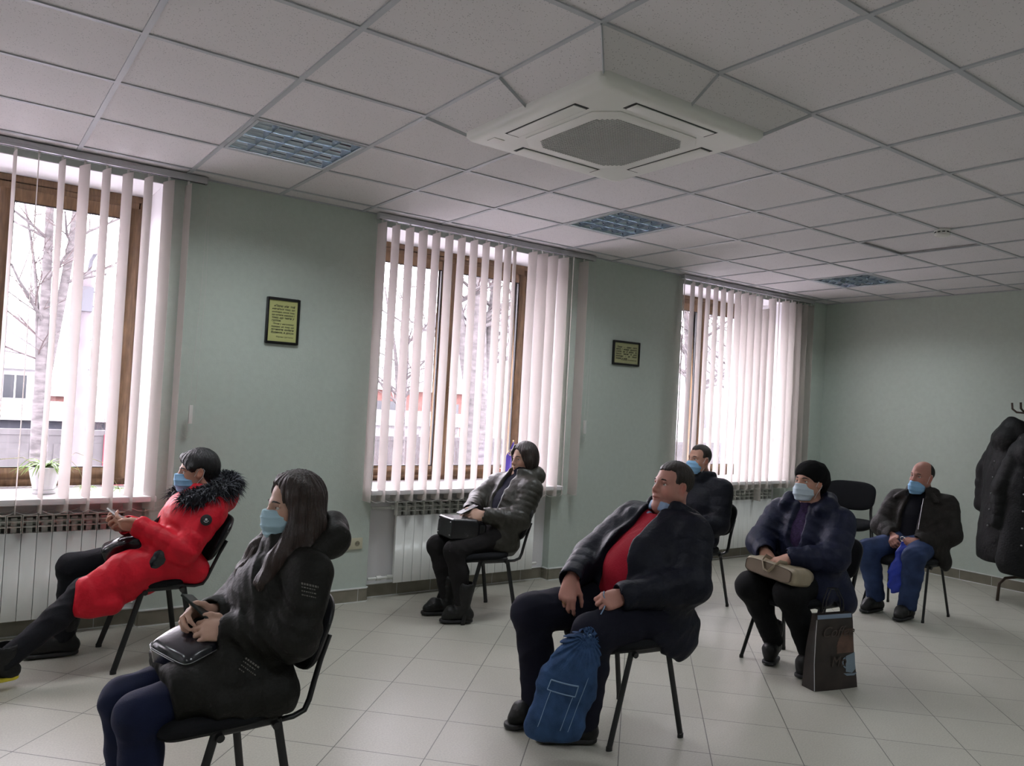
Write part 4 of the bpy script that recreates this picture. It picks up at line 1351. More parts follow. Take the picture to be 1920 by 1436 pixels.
M['navy_jeans'] = mat('dark_blue_jeans', (0.006, 0.010, 0.036), 0.8, bump=.25, bscale=320, spec=.25, var=.15, vscale=12)
M['navy_trouser'] = mat('navy_trouser_cloth', (0.007, 0.0072, 0.016), 0.85, bump=.2, bscale=320, spec=.2)
M['black_trouser'] = mat('black_trouser_cloth', (0.005, 0.005, 0.006), 0.85, bump=.2, bscale=320, spec=.2)
M['blue_jeans'] = mat('blue_jeans', (0.025, 0.044, 0.115), 0.8, bump=.25, bscale=320, spec=.25, var=.3, vscale=9)
M['denim'] = mat('denim', (0.030, 0.066, 0.150), 0.85, bump=.4, bscale=350, spec=.2, var=.35, vscale=14)
M['denim_edge'] = mat('faded_denim_edge', (0.18, 0.27, 0.40), 0.85)
M['black_leather'] = mat('black_leather', (0.008, 0.008, 0.011), 0.3, bump=.15, bscale=180, spec=.6)
M['patent'] = mat('black_patent_leather', (0.008, 0.008, 0.014), 0.2, bump=.03, bscale=60, spec=.7)
M['boot_black'] = mat('black_boot_leather', (0.006, 0.006, 0.0065), 0.5, bump=.2, bscale=150, spec=.4)
M['cream_leather'] = mat('cream_leather', (0.30, 0.25, 0.175), 0.5, bump=.12, bscale=140, var=.1, vscale=12)
M['beige_leather'] = mat('beige_leather', (0.165, 0.125, 0.085), 0.5, bump=.12, bscale=140)
M['piping'] = mat('dark_brown_piping', (0.06, 0.035, 0.02), 0.5)
M['fur'] = mat('black_fur', (0.010, 0.011, 0.018), 0.55, spec=.4)
M['fur_tip'] = mat('grey_fur_tips', (0.16, 0.17, 0.20), 0.55, spec=.4)
M['beret'] = mat('black_felt', (0.007, 0.007, 0.008), 0.95, bump=.35, bscale=300, spec=.15)
M['zip'] = mat('zip_metal', (0.30, 0.30, 0.31), 0.4, metal=.8)
M['phone_dark'] = mat('dark_phone_glass', (0.012, 0.018, 0.017), 0.35, spec=.4)
M['phone_white'] = mat('white_phone_plastic', (0.72, 0.72, 0.74), 0.25)
M['gold'] = mat('gold_ring', (0.75, 0.50, 0.18), 0.2, metal=1.0)
M['blue_plastic'] = mat('blue_plastic_bag', (0.012, 0.035, 0.36), 0.38, bump=.35, bscale=30, spec=.5)
M['bag_print'] = mat('dark_brown_bag_print', (0.020, 0.013, 0.011), 0.42, var=.5, vscale=9, spec=.5)
M['bag_side'] = mat('worn_bag_gusset', (0.055, 0.050, 0.052), 0.5, var=.6, vscale=20)
M['bag_brown'] = mat('brown_bag_print', (0.085, 0.042, 0.028), 0.42, var=.5, vscale=14, spec=.5)
M['bag_text'] = mat('faded_brown_lettering', (0.050, 0.034, 0.029), 0.5)
M['bag_cup'] = mat('pale_blue_cup_print', (0.16, 0.21, 0.26), 0.45)
M['bag_band'] = mat('pale_blue_bag_band', (0.17, 0.22, 0.30), 0.5)
M['bag_edge'] = mat('white_worn_edge', (0.45, 0.45, 0.46), 0.6)
M['patch_print'] = mat('pale_print', (0.62, 0.62, 0.64), 0.6)
M['dim_print'] = mat('faded_grey_print', (0.13, 0.125, 0.11), 0.7)
M['yellow_sole'] = mat('yellow_sole', (0.62, 0.52, 0.03), 0.6)

def phone(label, loc, Rm, m, size=(.074, .150, .009)):
    b = MB(); x, y, z = [s/2 for s in size]
    b.box((-x, -y, -z), (x, y, z))
    o = b.obj('smartphone', m, None, bevel=.003)
    o.matrix_world = Matrix.Translation(loc) @ Matrix([list(r) for r in Rm]).to_4x4()
    s = MB(); s.box((-x*.92, -y*.92, z - .0005), (x*.92, y*.92, z + .0006)); s.obj('screen', M['phone_dark'], o)
    c = MB(); c.box((-x*.7, y*.72, -z - .0015), (-x*.25, y*.9, -z + .0005)); c.obj('camera_bump', M['phone_dark'], o, bevel=.001)
    return tag(o, label, 'phone')
def lines_part(name, parent, loc, org, ex, ez, nrm, rows, m):
    """tiny rows of printed bars and letters on a garment"""
    b = MB(); r_ = random.Random(5)
    org, ex, ez, nrm = Vector(org) - Vector(loc), Vector(ex), Vector(ez), Vector(nrm)
    for q, (L_, hgt) in enumerate(rows):
        x = 0
        while x < L_:
            w = r_.uniform(.003, .008)
            a = org + ex*x - ez*(q*.013); c = a + ex*w; d = c - ez*hgt; e = a - ez*hgt
            b.quad(a, c, d, e); b.quad(*[v + nrm*.0008 for v in (a, e, d, c)])
            x += w + .003
    b.obj(name, m, parent)
def fur_ring(root, loc, pts, r, spikes, length):
    """tube of fur with separate curved locks"""
    S = SDF()
    for a, b in zip(pts, pts[1:]): S.cone(a, b, r, r, .02)
    sdf_obj(S, 'fur_base', M['fur'], .006, root, loc, wrinkle(.008, 90, 2), .01)
    for nm, m, cnt, ln in (('fur_trim', M['fur'], spikes, length), ('fur_tips', M['fur_tip'], spikes//3, length*1.05)):
        b = MB(); r_ = random.Random(3 if m is M['fur'] else 4)
        P = [Vector(p) for p in pts]
        for q in range(cnt):
            t = r_.random()*(len(P) - 1); i = int(t); u = t - i
            c = P[i].lerp(P[i+1], u); tan = (P[i+1] - P[i]).normalized()
            v = Vector((r_.gauss(0,1), r_.gauss(0,1), r_.gauss(0,1))); v = (v - tan*v.dot(tan)).normalized()
            base = c + v*r*.85; L_ = ln*r_.uniform(.6, 1.25)
            dr = (v + tan*r_.uniform(-.5, .5) + Vector((0, 0, -.25))).normalized()
            mid = base + dr*L_*.55; tip = base + (dr + Vector((r_.uniform(-.3,.3), r_.uniform(-.3,.3), -.35)))*L_
            w = .0032; sd = dr.orthogonal().normalized(); s2 = dr.cross(sd)
            A = [base + sd*w, base - sd*w*.5 + s2*w*.87, base - sd*w*.5 - s2*w*.87]
            B = [mid + sd*w*.7, mid - sd*w*.35 + s2*w*.6, mid - sd*w*.35 - s2*w*.6]
            A = [p - Vector(loc) for p in A]; B = [p - Vector(loc) for p in B]; T = tip - Vector(loc)
            b.add(A + B + [T], [(0,1,4,3),(1,2,5,4),(2,0,3,5),(3,4,6),(4,5,6),(5,3,6)])
        b.obj(nm, m, root, smooth=True)
def hair_disp(H, a=.003, f=95, seed=0):
    o, Rm = npv(H[0]), np.array(H[1], F32)
    r = np.random.RandomState(seed); ph = r.rand(4)*6
    def fn(p):
        q = (p - o) @ Rm
        an = np.arctan2(q[:, 1], q[:, 0] + .02)
        return (a*(np.sin(an*26 + ph[0] + 8*q[:, 2]) * .5 + .5*np.sin(an*47 + ph[1] - 14*q[:, 2]) + .4*np.sin(q[:, 2]*40 + an*9 + ph[2]))).astype(F32)
    return fn

# ============================================================ woman in the red coat
def woman_red():
    j = dict(yaw=176, pel=(-.76,2.75,.55), chest=(-.645,2.75,.74), neck=(-.535,2.75,.925), shL=(-.515,2.585,.825), shR=(-.55,2.925,.825),
             elL=(-.675,2.53,.625), elR=(-.71,2.97,.63), wrL=(-.890,2.64,.752), wrR=(-.920,2.79,.735), hipL=(-.80,2.66,.55), hipR=(-.80,2.86,.55),
             knL=(-1.15,2.62,.42), knR=(-1.18,2.92,.495), anL=(-1.50,2.52,.13), anR=(-1.19,2.93,.10), toeL=(-1.66,2.48,.20), toeR=(-1.37,2.95,.045))
    H = ((-.580, 2.75, 1.048), basis(177, -3), .97)
    hands = dict(L=dict(d=(-1, .38, .14), n=(.1, -.75, -.55), curls=(28, 40, 25), thumb=(30, -25, 25)),
                 R=dict(d=(-1, -.32, .20), n=(.1, .75, -.60), curls=(30, 42, 25), thumb=(30, -25, 25)))
    o, loc = make_person('woman in a red puffer coat with a fur hood, slouching and looking at her phone', j, H, M['skin'], hands, female=True, brow='hair_black')
    mask_part(o, H, M['mask_blue'], loc, 0.004, 1)
    S = SDF().frame(*H)                                   # gathered black hair with a side fringe
    S.ell((-.018, 0, .044), (.108, .088, .098), .02)
    S.ell((-.075, 0, .020), (.058, .070, .075), .03)
    S.cone((.074, -.020, .088), (.052, .074, .030), .018, .014, .03)
    S.ell((.110, -.008, -.045), (.070, .085, .105), .012, 'sub')
    S.ell((.000, .088, -.012), (.032, .030, .036), .012, 'sub')
    S.ell((.000, -.088, -.012), (.030, .030, .036), .012, 'sub')
    S.box((.075, 0, -.14), (.09, .2, .09), .02, .01, 'sub'); S.ell((-.060, 0, -.045), (.055, .068, .065), .03)
    sdf_obj(S, 'hair', M['hair_black'], .0038, o, loc, hair_disp(H, .0022), .003)
    # coat
    S = SDF(); q = (.006, .085)
    torso(S, j, .178, .175, .12, .64, .06, q=q, sh=.080)
    sleeves(S, j, (.080, .073, .058), q=(.006, .080), cuff=.0)
    S.chain([(-.70, 2.63, .545), (-.93, 2.60, .50), (-1.13, 2.575, .405)], [.125, .120, .110], .05, flat=((0, 1, 0), .75), q=(.005, .095))
    S.chain([(-.70, 2.87, .56), (-.88, 2.88, .555)], [.12, .10], .05, q=(.004, .09))
    S.cone((-.60, 2.60, .50), (-.60, 2.90, .50), .085, .085, .05)
    S.cone((-1.02, 2.52, .36), (-1.16, 2.54, .365), .045, .035, .05)
    rm = basis(176, 28)
    collar(S, (-.548, 2.75, .905), rm, .078, .030, .03, gap=40)
    S.ell((-.425, 2.75, .885), (.066, .125, .095), .04)
    S.cone((-.50, 2.60, .90), (-.42, 2.70, .90), .05, .07, .05); S.cone((-.50, 2.90, .90), (-.42, 2.80, .90), .05, .07, .05)
    cuffs_cut(S, j, .036)
    S.plane((-1.205, 2.6, .40), (-1, 0, .10), .02)
    co = sdf_obj(S, 'coat', M['red_coat'], .006, o, loc, wrinkle(.006, 24, 8), .01)
    pts = []
    for i in range(19):
        a = R(28 + 304*i/18)
        pts.append((-.53 + .0 - math.cos(a)*.142*1.0, 2.75 + math.sin(a)*.160, .928 - .052*math.cos(a)*1.0 + .0))
    fur_ring(co, loc, pts, .044, 3400, .056)
    z = MB()
    L0 = Vector(loc)
    for p in [(-.655,2.745,.885), (-.675,2.742,.862), (-.745, 2.738, .79)]: z.sphere(Vector(p) - L0, .007, 10, 6)
    z.obj('snap_button', M['zip'], co, smooth=True)
    # round badge with a paw on the upper arm
    rmb = dirbasis((-.97, .22, .0), (-.25, -.955, .16))
    def bp(x, y, zz): return Vector(np.array((-.581, 2.481, .800)) + rmb @ np.array((x, y, zz))) - L0
    b = MB(); ring = [(.031*math.cos(2*PI*k/28), .031*math.sin(2*PI*k/28)) for k in range(28)]
    b.loft([[bp(x, y, -.018) for x, y in ring], [bp(x, y, .0035) for x, y in ring], [bp(x*.9, y*.9, .005) for x, y in ring]])
    bd = b.obj('badge', M['gasket'], co, auto=R(40))
    b = MB()
    def disc(cx, cy, r, sx=1):
        rr = [(cx + sx*r*math.cos(2*PI*k/14), cy + r*math.sin(2*PI*k/14)) for k in range(14)]
        b.loft([[bp(x, y, .0045) for x, y in rr], [bp(x, y, .0060) for x, y in rr]])
    disc(0, -.003, .0068); 
    for cx, cy in ((-.010, .006), (-.004, .0115), (.004, .0115), (.010, .006)): disc(cx, cy, .0029)
    b.obj('paw_print', M['patch_print'], bd)
    # belt tail hanging at the hip
    S = SDF(); S.cone((-.80, 2.532, .60), (-.875, 2.525, .50), .040, .024, .02, flat=((.1, 1, .05), .35)); sdf_obj(S, 'belt_pouch', M['patent'], .004, co, loc, wrinkle(.003, 60, 4), .004)
    trousers(o, loc, j, M['black_jeans'], (.092, .074, .064, .055), .125, wr=(.006, 34))
    shoe(o, loc, j['anR'], j['toeR'], M['boot_black'], boot=.09, wd=.044)
    shoe(o, loc, j['anL'], j['toeL'], M['boot_black'], boot=.06, wd=.042, sole=M['yellow_sole'])
    phone('white phone held up by the woman in the red coat', (-.985, 2.720, .800), dirbasis((-.45, .80, .38), (.55, -.1, .80)) @ np.array([[0, 1, 0], [-1, 0, 0], [0, 0, 1]]), M['phone_white'])
    # shoulder bag on the lap
    t = thing('shoulder_bag', 'shiny black shoulder bag on the lap of the woman in the red coat', 'bag', (-.945, 2.745, .60))
    S = SDF(); rb = basis(170, -22)
    S.box((-.945, 2.745, .625), (.115, .085, .052), .035, .02, Rm=rb)
    S.ell((-.975, 2.70, .655), (.05, .06, .03), .03, Rm=rb)
    vs, qs = S.mesh(.005); np_obj('bag_body', vs - np.array((-.945, 2.745, .60)), qs, M['patent'], t)
    s = MB(); s.tube([Vector(p) - Vector((-.945, 2.745, .60)) for p in [(-.90, 2.69, .66), (-.83, 2.70, .735), (-.76, 2.735, .79), (-.70, 2.80, .865), (-.655, 2.85, .895)]], .011, 8, ry=.25); s.obj('strap', M['black_leather'], t, smooth=True)
woman_red()

# ============================================================ long-haired woman in the foreground
def woman_long():
    j = dict(yaw=183, pel=(-.85,.78,.565), chest=(-.795,.785,.77), neck=(-.695,.79,.975), shL=(-.695,.615,.905), shR=(-.745,.965,.895),
             elL=(-.765,.560,.700), elR=(-.850,.985,.715), wrL=(-.935,.700,.712), wrR=(-.962,.865,.735), hipL=(-.89,.70,.555), hipR=(-.89,.865,.555),
             knL=(-1.225,.705,.470), knR=(-1.24,.875,.465), anL=(-1.205,.70,.10), anR=(-1.225,.875,.10), toeL=(-1.36,.70,.04), toeR=(-1.38,.875,.04))
    H = ((-.708, .795, 1.124), basis(181, -2), .97)
    hands = dict(L=dict(d=(-1, .42, .06), n=(-.15, -.62, .72), curls=(38, 52, 30), thumb=(34, -22, 30)),
                 R=dict(d=(-1, -.25, .12), n=(-.1, .60, .55), curls=(40, 52, 30), thumb=(34, -18, 30)))
    o, loc = make_person('woman with long brown hair and pale mask, sitting nearest the camera', j, H, M['skin_pale'], hands, female=True, brow='hair_brown')
    mask_part(o, H, M['mask_pale'], loc, 0.0, 4)
    S = SDF().frame(*H)
    S.ell((-.014, 0, .044), (.108, .089, .097), .02)
    S.ell((-.050, 0, -.030), (.075, .086, .120), .04)
    S.chain([(-.015, .090, -.09), (.020, .122, -.19), (.060, .138, -.275), (.085, .13, -.33)], [.040, .038, .030, .010], .03)
    for s in (1, -1):
        S.chain([(.004, s*.070, .070), (.004, s*.082, -.02), (.034, s*.092, -.10), (.100, s*.104, -.18), (.152, s*.106, -.26), (.182, s*.096, -.345)], [.030, .034, .036, .036, .030, .010], .03)
        S.chain([(-.035, s*.070, .040), (-.045, s*.082, -.06), (-.030, s*.100, -.17), (.012, s*.120, -.27)], [.040, .044, .044, .024], .03)
        S.chain([(.040, s*.052, .104), (.034, s*.076, .045), (.022, s*.085, -.03)], [.014, .016, .020], .02)
    S.ell((.118, 0, -.010), (.080, .070, .118), .012, 'sub')
    sdf_obj(S, 'hair', M['hair_auburn'], .0038, o, loc, hair_disp(H, .0030, 95, 3), .004)
    S = SDF()
    torso(S, j, .175, .170, .11, .68, .06, sh=.078)
    sleeves(S, j, (.082, .076, .058), cuff=.004)
    S.chain([(-.88, .705, .550), (-1.10, .70, .520)], [.125, .105], .05)
    S.chain([(-.88, .87, .555), (-1.12, .875, .525)], [.115, .100], .05)
    S.cone((-.82, .585, .50), (-1.00, .585, .505), .060, .050, .06)
    S.cone((-.79, .62, .50), (-.79, .94, .50), .075, .075, .05)
    rm = basis(181, 20)
    collar(S, (-.715, .79, .955), rm, .078, .026, .04, gap=30)
    cuffs_cut(S, j, .035, .004)
    S.plane((-1.135, .8, .50), (-1, 0, -.25), .02)
    S_coat = S
    co = sdf_obj(S, 'coat', M['dark_coat'], .0055, o, loc, wrinkle(.010, 30, 12), .014)
    S = SDF()                                             # hood lying on the back
    S.chain([(-.665, .655, .965), (-.585, .700, 1.005), (-.560, .79, 1.030), (-.590, .885, 1.005), (-.680, .925, .965)], [.042, .056, .060, .056, .042], .04)
    S.ell((-.565, .79, .975), (.058, .095, .055), .04)
    S.ell((-.66, .79, 1.05), (.075, .085, .07), .03, 'sub')
    sdf_obj(S, 'hood', M['dark_coat'], .0055, co, loc, wrinkle(.006, 34, 13), .008)
    z = MB(); z.tube([Vector(p) - Vector(loc) for p in [(-.842,.790,.93), (-.882,.788,.86), (-.915,.786,.78), (-.93,.785,.72)]], .004, 6); z.obj('zip', M['zip'], co, smooth=True)
    for A_, B_, C_, rows in (((-.778, .50, .908), (-.722, .50, .891), (-.774, .50, .867), [(.062, .007), (.05, .004), (.055, .004), (.05, .004)]),
                             ((-.918, .60, .644), (-.865, .60, .604), (-.928, .60, .628), [(.05, .006), (.045, .004), (.055, .004), (.04, .004)])):
        vd = np.array((.35, .90, -.22))
        pa, pb, pc = [surf(S_coat, q_, vd, .3, .0045) for q_ in (A_, B_, C_)]
        ex = (pb - pa).normalized(); ez = (pa - pc).normalized()
        lines_part('printed_label', co, loc, pa, ex, ez, ex.cross(ez), rows, M['dim_print'])
    trousers(o, loc, j, M['navy_jeans'], (.088, .073, .064, .052), .100, wr=(.005, 30))
    for s in 'RL': shoe(o, loc, j['an'+s], j['toe'+s], M['boot_black'], boot=.08)
    phone('black phone held by the long-haired woman in the foreground', (-1.020, .815, .768), dirbasis((-.50, .66, .50), (.45, -.12, .80)) @ np.array([[0, 1, 0], [-1, 0, 0], [0, 0, 1]]), M['phone_dark'])
    # small structured handbag on the lap
    c0 = np.array((-1.045, .795, .625)); rb = basis(200, -14, -6)
    t = thing('handbag', 'small glossy black handbag with silver zip on the lap of the long-haired woman', 'bag', tuple(c0))
    S = SDF(); S.box((0, 0, .0), (.095, .112, .055), .030, .02, Rm=rb); S.ell((0, 0, .045), (.09, .10, .022), .03, Rm=rb)
    vs, qs = S.mesh(.004); np_obj('bag_body', vs, qs, M['patent'], t)
    T = lambda p: Vector(rb @ np.array(p))
    z = MB()
    out = superell(.0975, .1145, 40, 7)
    for zz in (.036, .028): z.tube([T((x, y, zz)) for x, y in out + out[:1]], .0016, 5, cap=False)
    z.obj('zip', M['zip'], t, smooth=True)
    h = MB(); h.tube([T(p) for p in [(-.03, -.05, .055), (-.055, -.04, .085), (-.06, 0, .10), (-.055, .04, .085), (-.03, .05, .055)]], .007, 8, ry=.5); h.obj('handle', M['black_leather'], t, smooth=True)
    g = MB(); g.tube([T((-.100, .085 + .014*math.cos(a*PI/8), .012 + .014*math.sin(a*PI/8))) for a in range(17)], .0022, 6); g.obj('ring', M['chrome'], t, smooth=True)
woman_long()

# ============================================================ woman in the olive jacket
def woman_olive():
    j = dict(yaw=172, pel=(1.56,2.71,.56), chest=(1.665,2.72,.76), neck=(1.800,2.73,.985), shL=(1.755,2.545,.915), shR=(1.705,2.915,.920),
             elL=(1.625,2.510,.690), elR=(1.565,2.955,.790), wrL=(1.385,2.605,.725), wrR=(1.375,2.79,.735), hipL=(1.52,2.62,.55), hipR=(1.53,2.80,.55),
             knL=(1.14,2.60,.485), knR=(1.135,2.825,.485), anL=(1.19,2.53,.10), anR=(1.205,2.755,.10), toeL=(1.06,2.585,.045), toeR=(1.04,2.81,.045))
    H = ((1.812, 2.74, 1.125), basis(180, -4), .96)
    hands = dict(L=dict(d=(-1, .55, -.05), n=(-.1, -.62, .55), curls=(35, 45, 30), thumb=(30, -20, 25)),
                 R=dict(d=(-1, -.45, -.10), n=(-.2, .5, .7), curls=(42, 55, 30), thumb=(30, -18, 25)))
    o, loc = make_person('unmasked woman with a dark bob in an olive quilted jacket by the middle radiator', j, H, M['skin_pale'], hands, female=True, brow='hair_brown', look=.5)
    S = SDF().frame(*H)
    S.ell((-.014, 0, .042), (.107, .090, .097), .02)
    S.ell((-.040, 0, -.025), (.080, .092, .105), .04)
    for s in (1, -1): S.chain([(.035, s*.065, .065), (.020, s*.080, -.01), (.015, s*.082, -.085)], [.026, .028, .024], .03)
    S.chain([(.060, -.045, .098), (.078, -.052, .050), (.068, -.068, -.02)], [.012, .010, .008], .02)
    S.ell((.118, .006, -.02), (.076, .068, .118), .012, 'sub', Rm=basis(0, 0, 6))
    S.plane((0, 0, -.118), (.1, 0, -1), .02)
    sdf_obj(S, 'hair', M['hair_brown'], .004, o, loc, hair_disp(H, .0022, 95, 5), .003)
    S = SDF(); torso(S, j, .145, .155, .10, .68, .05, sh=.06); S.cone(j['neck'], np.array(j['neck']) + np.array((-.02, 0, .045)), .066, .062, .02)
    sdf_obj(S, 'sweater', M['navy_knit'], .007, o, loc)
    S = SDF(); torso(S, j, .180, .182, .115, .66, .06, q=(.005, .055), sh=.080)
    sleeves(S, j, (.084, .078, .058), q=(.005, .042), cuff=-.005)
    S.cone((1.55, 2.59, .555), (1.55, 2.83, .555), .115, .115, .05)
    S.cone((1.47, 2.57, .52), (1.60, 2.57, .50), .06, .06, .05)
    rm = basis(176, 18)
    collar(S, (1.80, 2.735, .985), rm, .085, .032, .03, gap=70)
    S.chain([(1.80, 2.62, .985), (1.885, 2.66, .995), (1.93, 2.735, 1.00), (1.885, 2.81, .995), (1.80, 2.85, .985)], [.045, .055, .06, .055, .045], .04)
    S.chain([(1.715, 2.735, 1.02), (1.565, 2.715, .86), (1.42, 2.70, .70)], [.045, .055, .075], .015, op='sub')
    S.ell((1.79, 2.74, 1.06), (.085, .075, .08), .02, 'sub')
    cuffs_cut(S, j, .036, -.005)
    co = sdf_obj(S, 'jacket', M['olive_coat'], .006, o, loc, wrinkle(.006, 28, 22), .01)
    L0 = Vector(loc)
    z = MB()
    z.tube([Vector(p) - L0 for p in [(1.66, 2.665, .965), (1.555, 2.635, .86), (1.46, 2.60, .72)]], .003, 5); z.obj('zip', M['zip'], co, smooth=True)
    trousers(o, loc, j, M['dark_legging'], (.092, .075, .066, .050), .125, wr=(.004, 36))
    for s in 'LR':
        b = shoe(o, loc, j['an'+s], j['toe'+s], M['boot_black'], boot=.15, wd=.045)
        lc = MB(); an = Vector(j['an'+s]) - L0; d = (Vector(j['toe'+s]) - Vector(j['an'+s])); d.z = 0; d.normalize(); sd = Vector((-d.y, d.x, 0))
        for q in range(6):
            p = an + d*(.052 - .004*q + (.03 if q == 0 else 0)) + Vector((0, 0, -.01 + .022*q))
            lc.tube([p - sd*.025 - Vector((0,0,.006)), p + d*.006, p + sd*.025 + Vector((0,0,.006))], .003, 5)
        lc.obj('laces', M['gasket'], b, smooth=True)
    phone('dark phone in the hands of the woman in the olive jacket', (1.295, 2.70, .758), basis(178, 0) @ np.array([[.93, 0, .36], [0, 1, 0], [-.36, 0, .93]]) @ np.array([[0, 1, 0], [-1, 0, 0], [0, 0, 1]]), M['phone_dark'])
    c0 = np.array((1.215, 2.695, .635)); rb = basis(176, 4)
    t = thing('handbag', 'black structured handbag with metal feet on the lap of the woman in the olive jacket', 'bag', tuple(c0))
    S = SDF(); S.box((0, 0, 0), (.105, .118, .074), .018, .02, Rm=rb); S.box(tuple(rb @ np.array((-.10, 0, -.004))), (.09, .105, .055), .03, .04, Rm=rb)
    vs, qs = S.mesh(.005); np_obj('bag_body', vs, qs, M['black_leather'], t)
    T = lambda p: Vector(rb @ np.array(p))
    for y in (-.09, .09):
        for zz in (-.045, .045):
            f = MB(); f.sphere(T((.106, y, zz)), .006, 8, 6); f.obj('metal_foot', M['zip'], t, smooth=True)
    for y in (-.02, .03):
        h = MB(); h.tube([T((-.11 + .0*a, y, .04)) if a in (0,) else T((-.10 - .085*math.sin(a*PI/8), y, .03 + .075*(1 - math.cos(a*PI/8)))) for a in range(9)], .005, 7); h.obj('handle', M['black_leather'], t, smooth=True)
woman_olive()

# ============================================================ heavy man in the red sweater
def man_red():
    j = dict(yaw=172, pel=(1.09,.76,.57), chest=(1.20,.76,.80), neck=(1.325,.765,.995), shL=(1.27,.575,.945), shR=(1.245,.965,.960),
             elL=(1.155,.470,.725), elR=(.985,1.005,.765), wrL=(.830,.600,.672), wrR=(.742,.868,.702), hipL=(1.06,.635,.56), hipR=(1.06,.885,.56),
             knL=(.675,.625,.510), knR=(.585,.975,.530), anL=(.675,.665,.10), anR=(.615,.925,.10), toeL=(.510,.770,.045), toeR=(.465,.945,.045))
    H = ((1.318, .77, 1.158), basis(173, 9, 2), 1.03)
    hands = dict(L=dict(d=(-1, .15, -.16), n=(-.12, -.72, .66), curls=((62, 88, 55), (66, 92, 58), (70, 94, 60), (74, 96, 60)), thumb=(28, 48, 35), sc=1.06),
                 R=dict(d=(-.40, -.22, -.88), n=(-.72, -.56, .42), curls=((22, 34, 22), (30, 42, 26), (36, 46, 28), (40, 48, 30)), thumb=(38, 16, 18), sc=1.06))
    o, loc = make_person('heavy man in an open navy jacket and red sweater, without a mask', j, H, M['skin_red'], hands, fat=.8, stubble=.5, brow='hair_brown', h=.0036, look=.3)
    S = SDF().frame(*H)
    S.ell((-.015, 0, .043), (.104, .083, .092), .02)
    S.ell((.118, 0, -.02), (.090, .115, .104), .012, 'sub')
    S.ell((.075, .062, .050), (.035, .030, .035), .02, 'sub'); S.ell((.075, -.062, .050), (.035, .030, .035), .02, 'sub')
    S.box((.03, 0, -.13), (.11, .2, .098), .02, .012, 'sub')
    for s in (1, -1): S.ell((-.004, s*.085, -.010), (.026, .025, .036), .01, 'sub')
    S.box((-.05, 0, -.155), (.2, .2, .085), .02, .012, 'sub')
    sdf_obj(S, 'hair', M['hair_brown'], .0036, o, loc, hair_disp(H, .0014, 95, 7), .002)
    S = SDF(); torso(S, j, .185, .190, .12, .85, .07, sh=.075, belly=((1.075, .745, .735), (.185, .175, .18)))
    S.cone((1.02, .66, .60), (1.02, .84, .60), .11, .11, .05)
    S.ell((1.28, .77, 1.085), (.11, .085, .095), .02, 'sub')
    sdf_obj(S, 'sweater', M['red_knit'], .006, o, loc, wrinkle(.004, 22, 31), .006)
    S = SDF(); rm = basis(173, 22)                        # shirt collar
    collar(S, (1.290, .768, 1.012), rm, .094, .0085, .036, k=.006, gap=40, n=20)
    S.cone((1.200, .725, 1.010), (1.178, .690, .962), .018, .007, .012); S.cone((1.198, .808, 1.010), (1.165, .845, .965), .018, .007, .012)
    sdf_obj(S, 'shirt_collar', M['shirt_blue'], .0038, o, loc)
    S = SDF(); torso(S, j, .225, .225, .14, .85, .07, sh=.098, belly=((1.09, .775, .74), (.205, .235, .205)))
    sleeves(S, j, (.102, .092, .066), q=(.005, .075), cuff=-.01)
    S.cone((1.12, .525, .60), (1.14, .515, .46), .10, .09, .06, flat=((0, 1, 0), .55)); S.cone((1.12, .995, .60), (1.12, 1.0, .48), .10, .09, .06, flat=((0, 1, 0), .55))
    S.cone((1.23, .58, .50), (1.23, .94, .50), .085, .085, .06)
    S.cone((1.02, .535, .50), (1.16, .515, .43), .05, .055, .05, flat=((0, 1, 0), .5))
    rm = basis(173, 12)
    collar(S, (1.315, .768, .985), rm, .112, .026, .045, gap=110, n=18)
    S.chain([(1.205, .635, .985), (1.16, .61, .91)], [.034, .02], .03); S.chain([(1.175, .905, .99), (1.10, .93, .92)], [.040, .025], .03)
    S.chain([(1.215, .775, 1.03), (1.05, .775, .90), (.89, .765, .76), (.83, .77, .60)], [.060, .078, .098, .120], .015, op='sub')
    S.ell((1.29, .77, 1.09), (.105, .098, .10), .02, 'sub')
    S.cone((1.02, .78, .50), (.86, .78, .47), .07, .12, .02, op='sub')
    cuffs_cut(S, j, .044, -.01)
    co = sdf_obj(S, 'jacket', M['navy_coat'], .006, o, loc, wrinkle(.007, 26, 33), .01)
    C2 = SDF()                                            # turned-down collar
    collar(C2, (1.315, .768, 1.000), basis(173, 24), .120, .020, .050, gap=96, n=20)
    C2.chain([(1.215, .675, .985), (1.170, .655, .945), (1.155, .645, .905)], [.026, .030, .014], .03); C2.chain([(1.200, .875, .985), (1.150, .905, .955), (1.110, .925, .915)], [.028, .036, .018], .03)
    sdf_obj(C2, 'jacket_collar', M['navy_coat'], .005, co, loc, wrinkle(.004, 40, 36), .006)
    L0 = Vector(loc); b = MB()
    for p in [(.862, .555, .702), (.868, .543, .672), (1.178, .600, .945)]: b.sphere(Vector(p) - L0, .0055, 8, 6)
    b.obj('snap_button', M['zip'], co, smooth=True)
    trousers(o, loc, j, M['navy_trouser'], (.118, .094, .083, .072), .150, flare=.006, wr=(.007, 26))
    for s in 'LR': shoe(o, loc, j['an'+s], j['toe'+s], M['boot_black'], wd=.048)
    r = MB(); rb = dirbasis(hands['R']['d'], hands['R']['n'])
    c = np.array(j['wrR']) + rb @ np.array((.112*1.06, -.014*1.06, -.010))
    r.tube([Vector(c + rb @ np.array((.005*math.cos(a*PI/9), .0112*math.cos(a*PI/9), .0118*math.sin(a*PI/9)))) - L0 for a in range(19)], .0018, 6, cap=False); r.obj('ring', M['gold'], o, smooth=True)
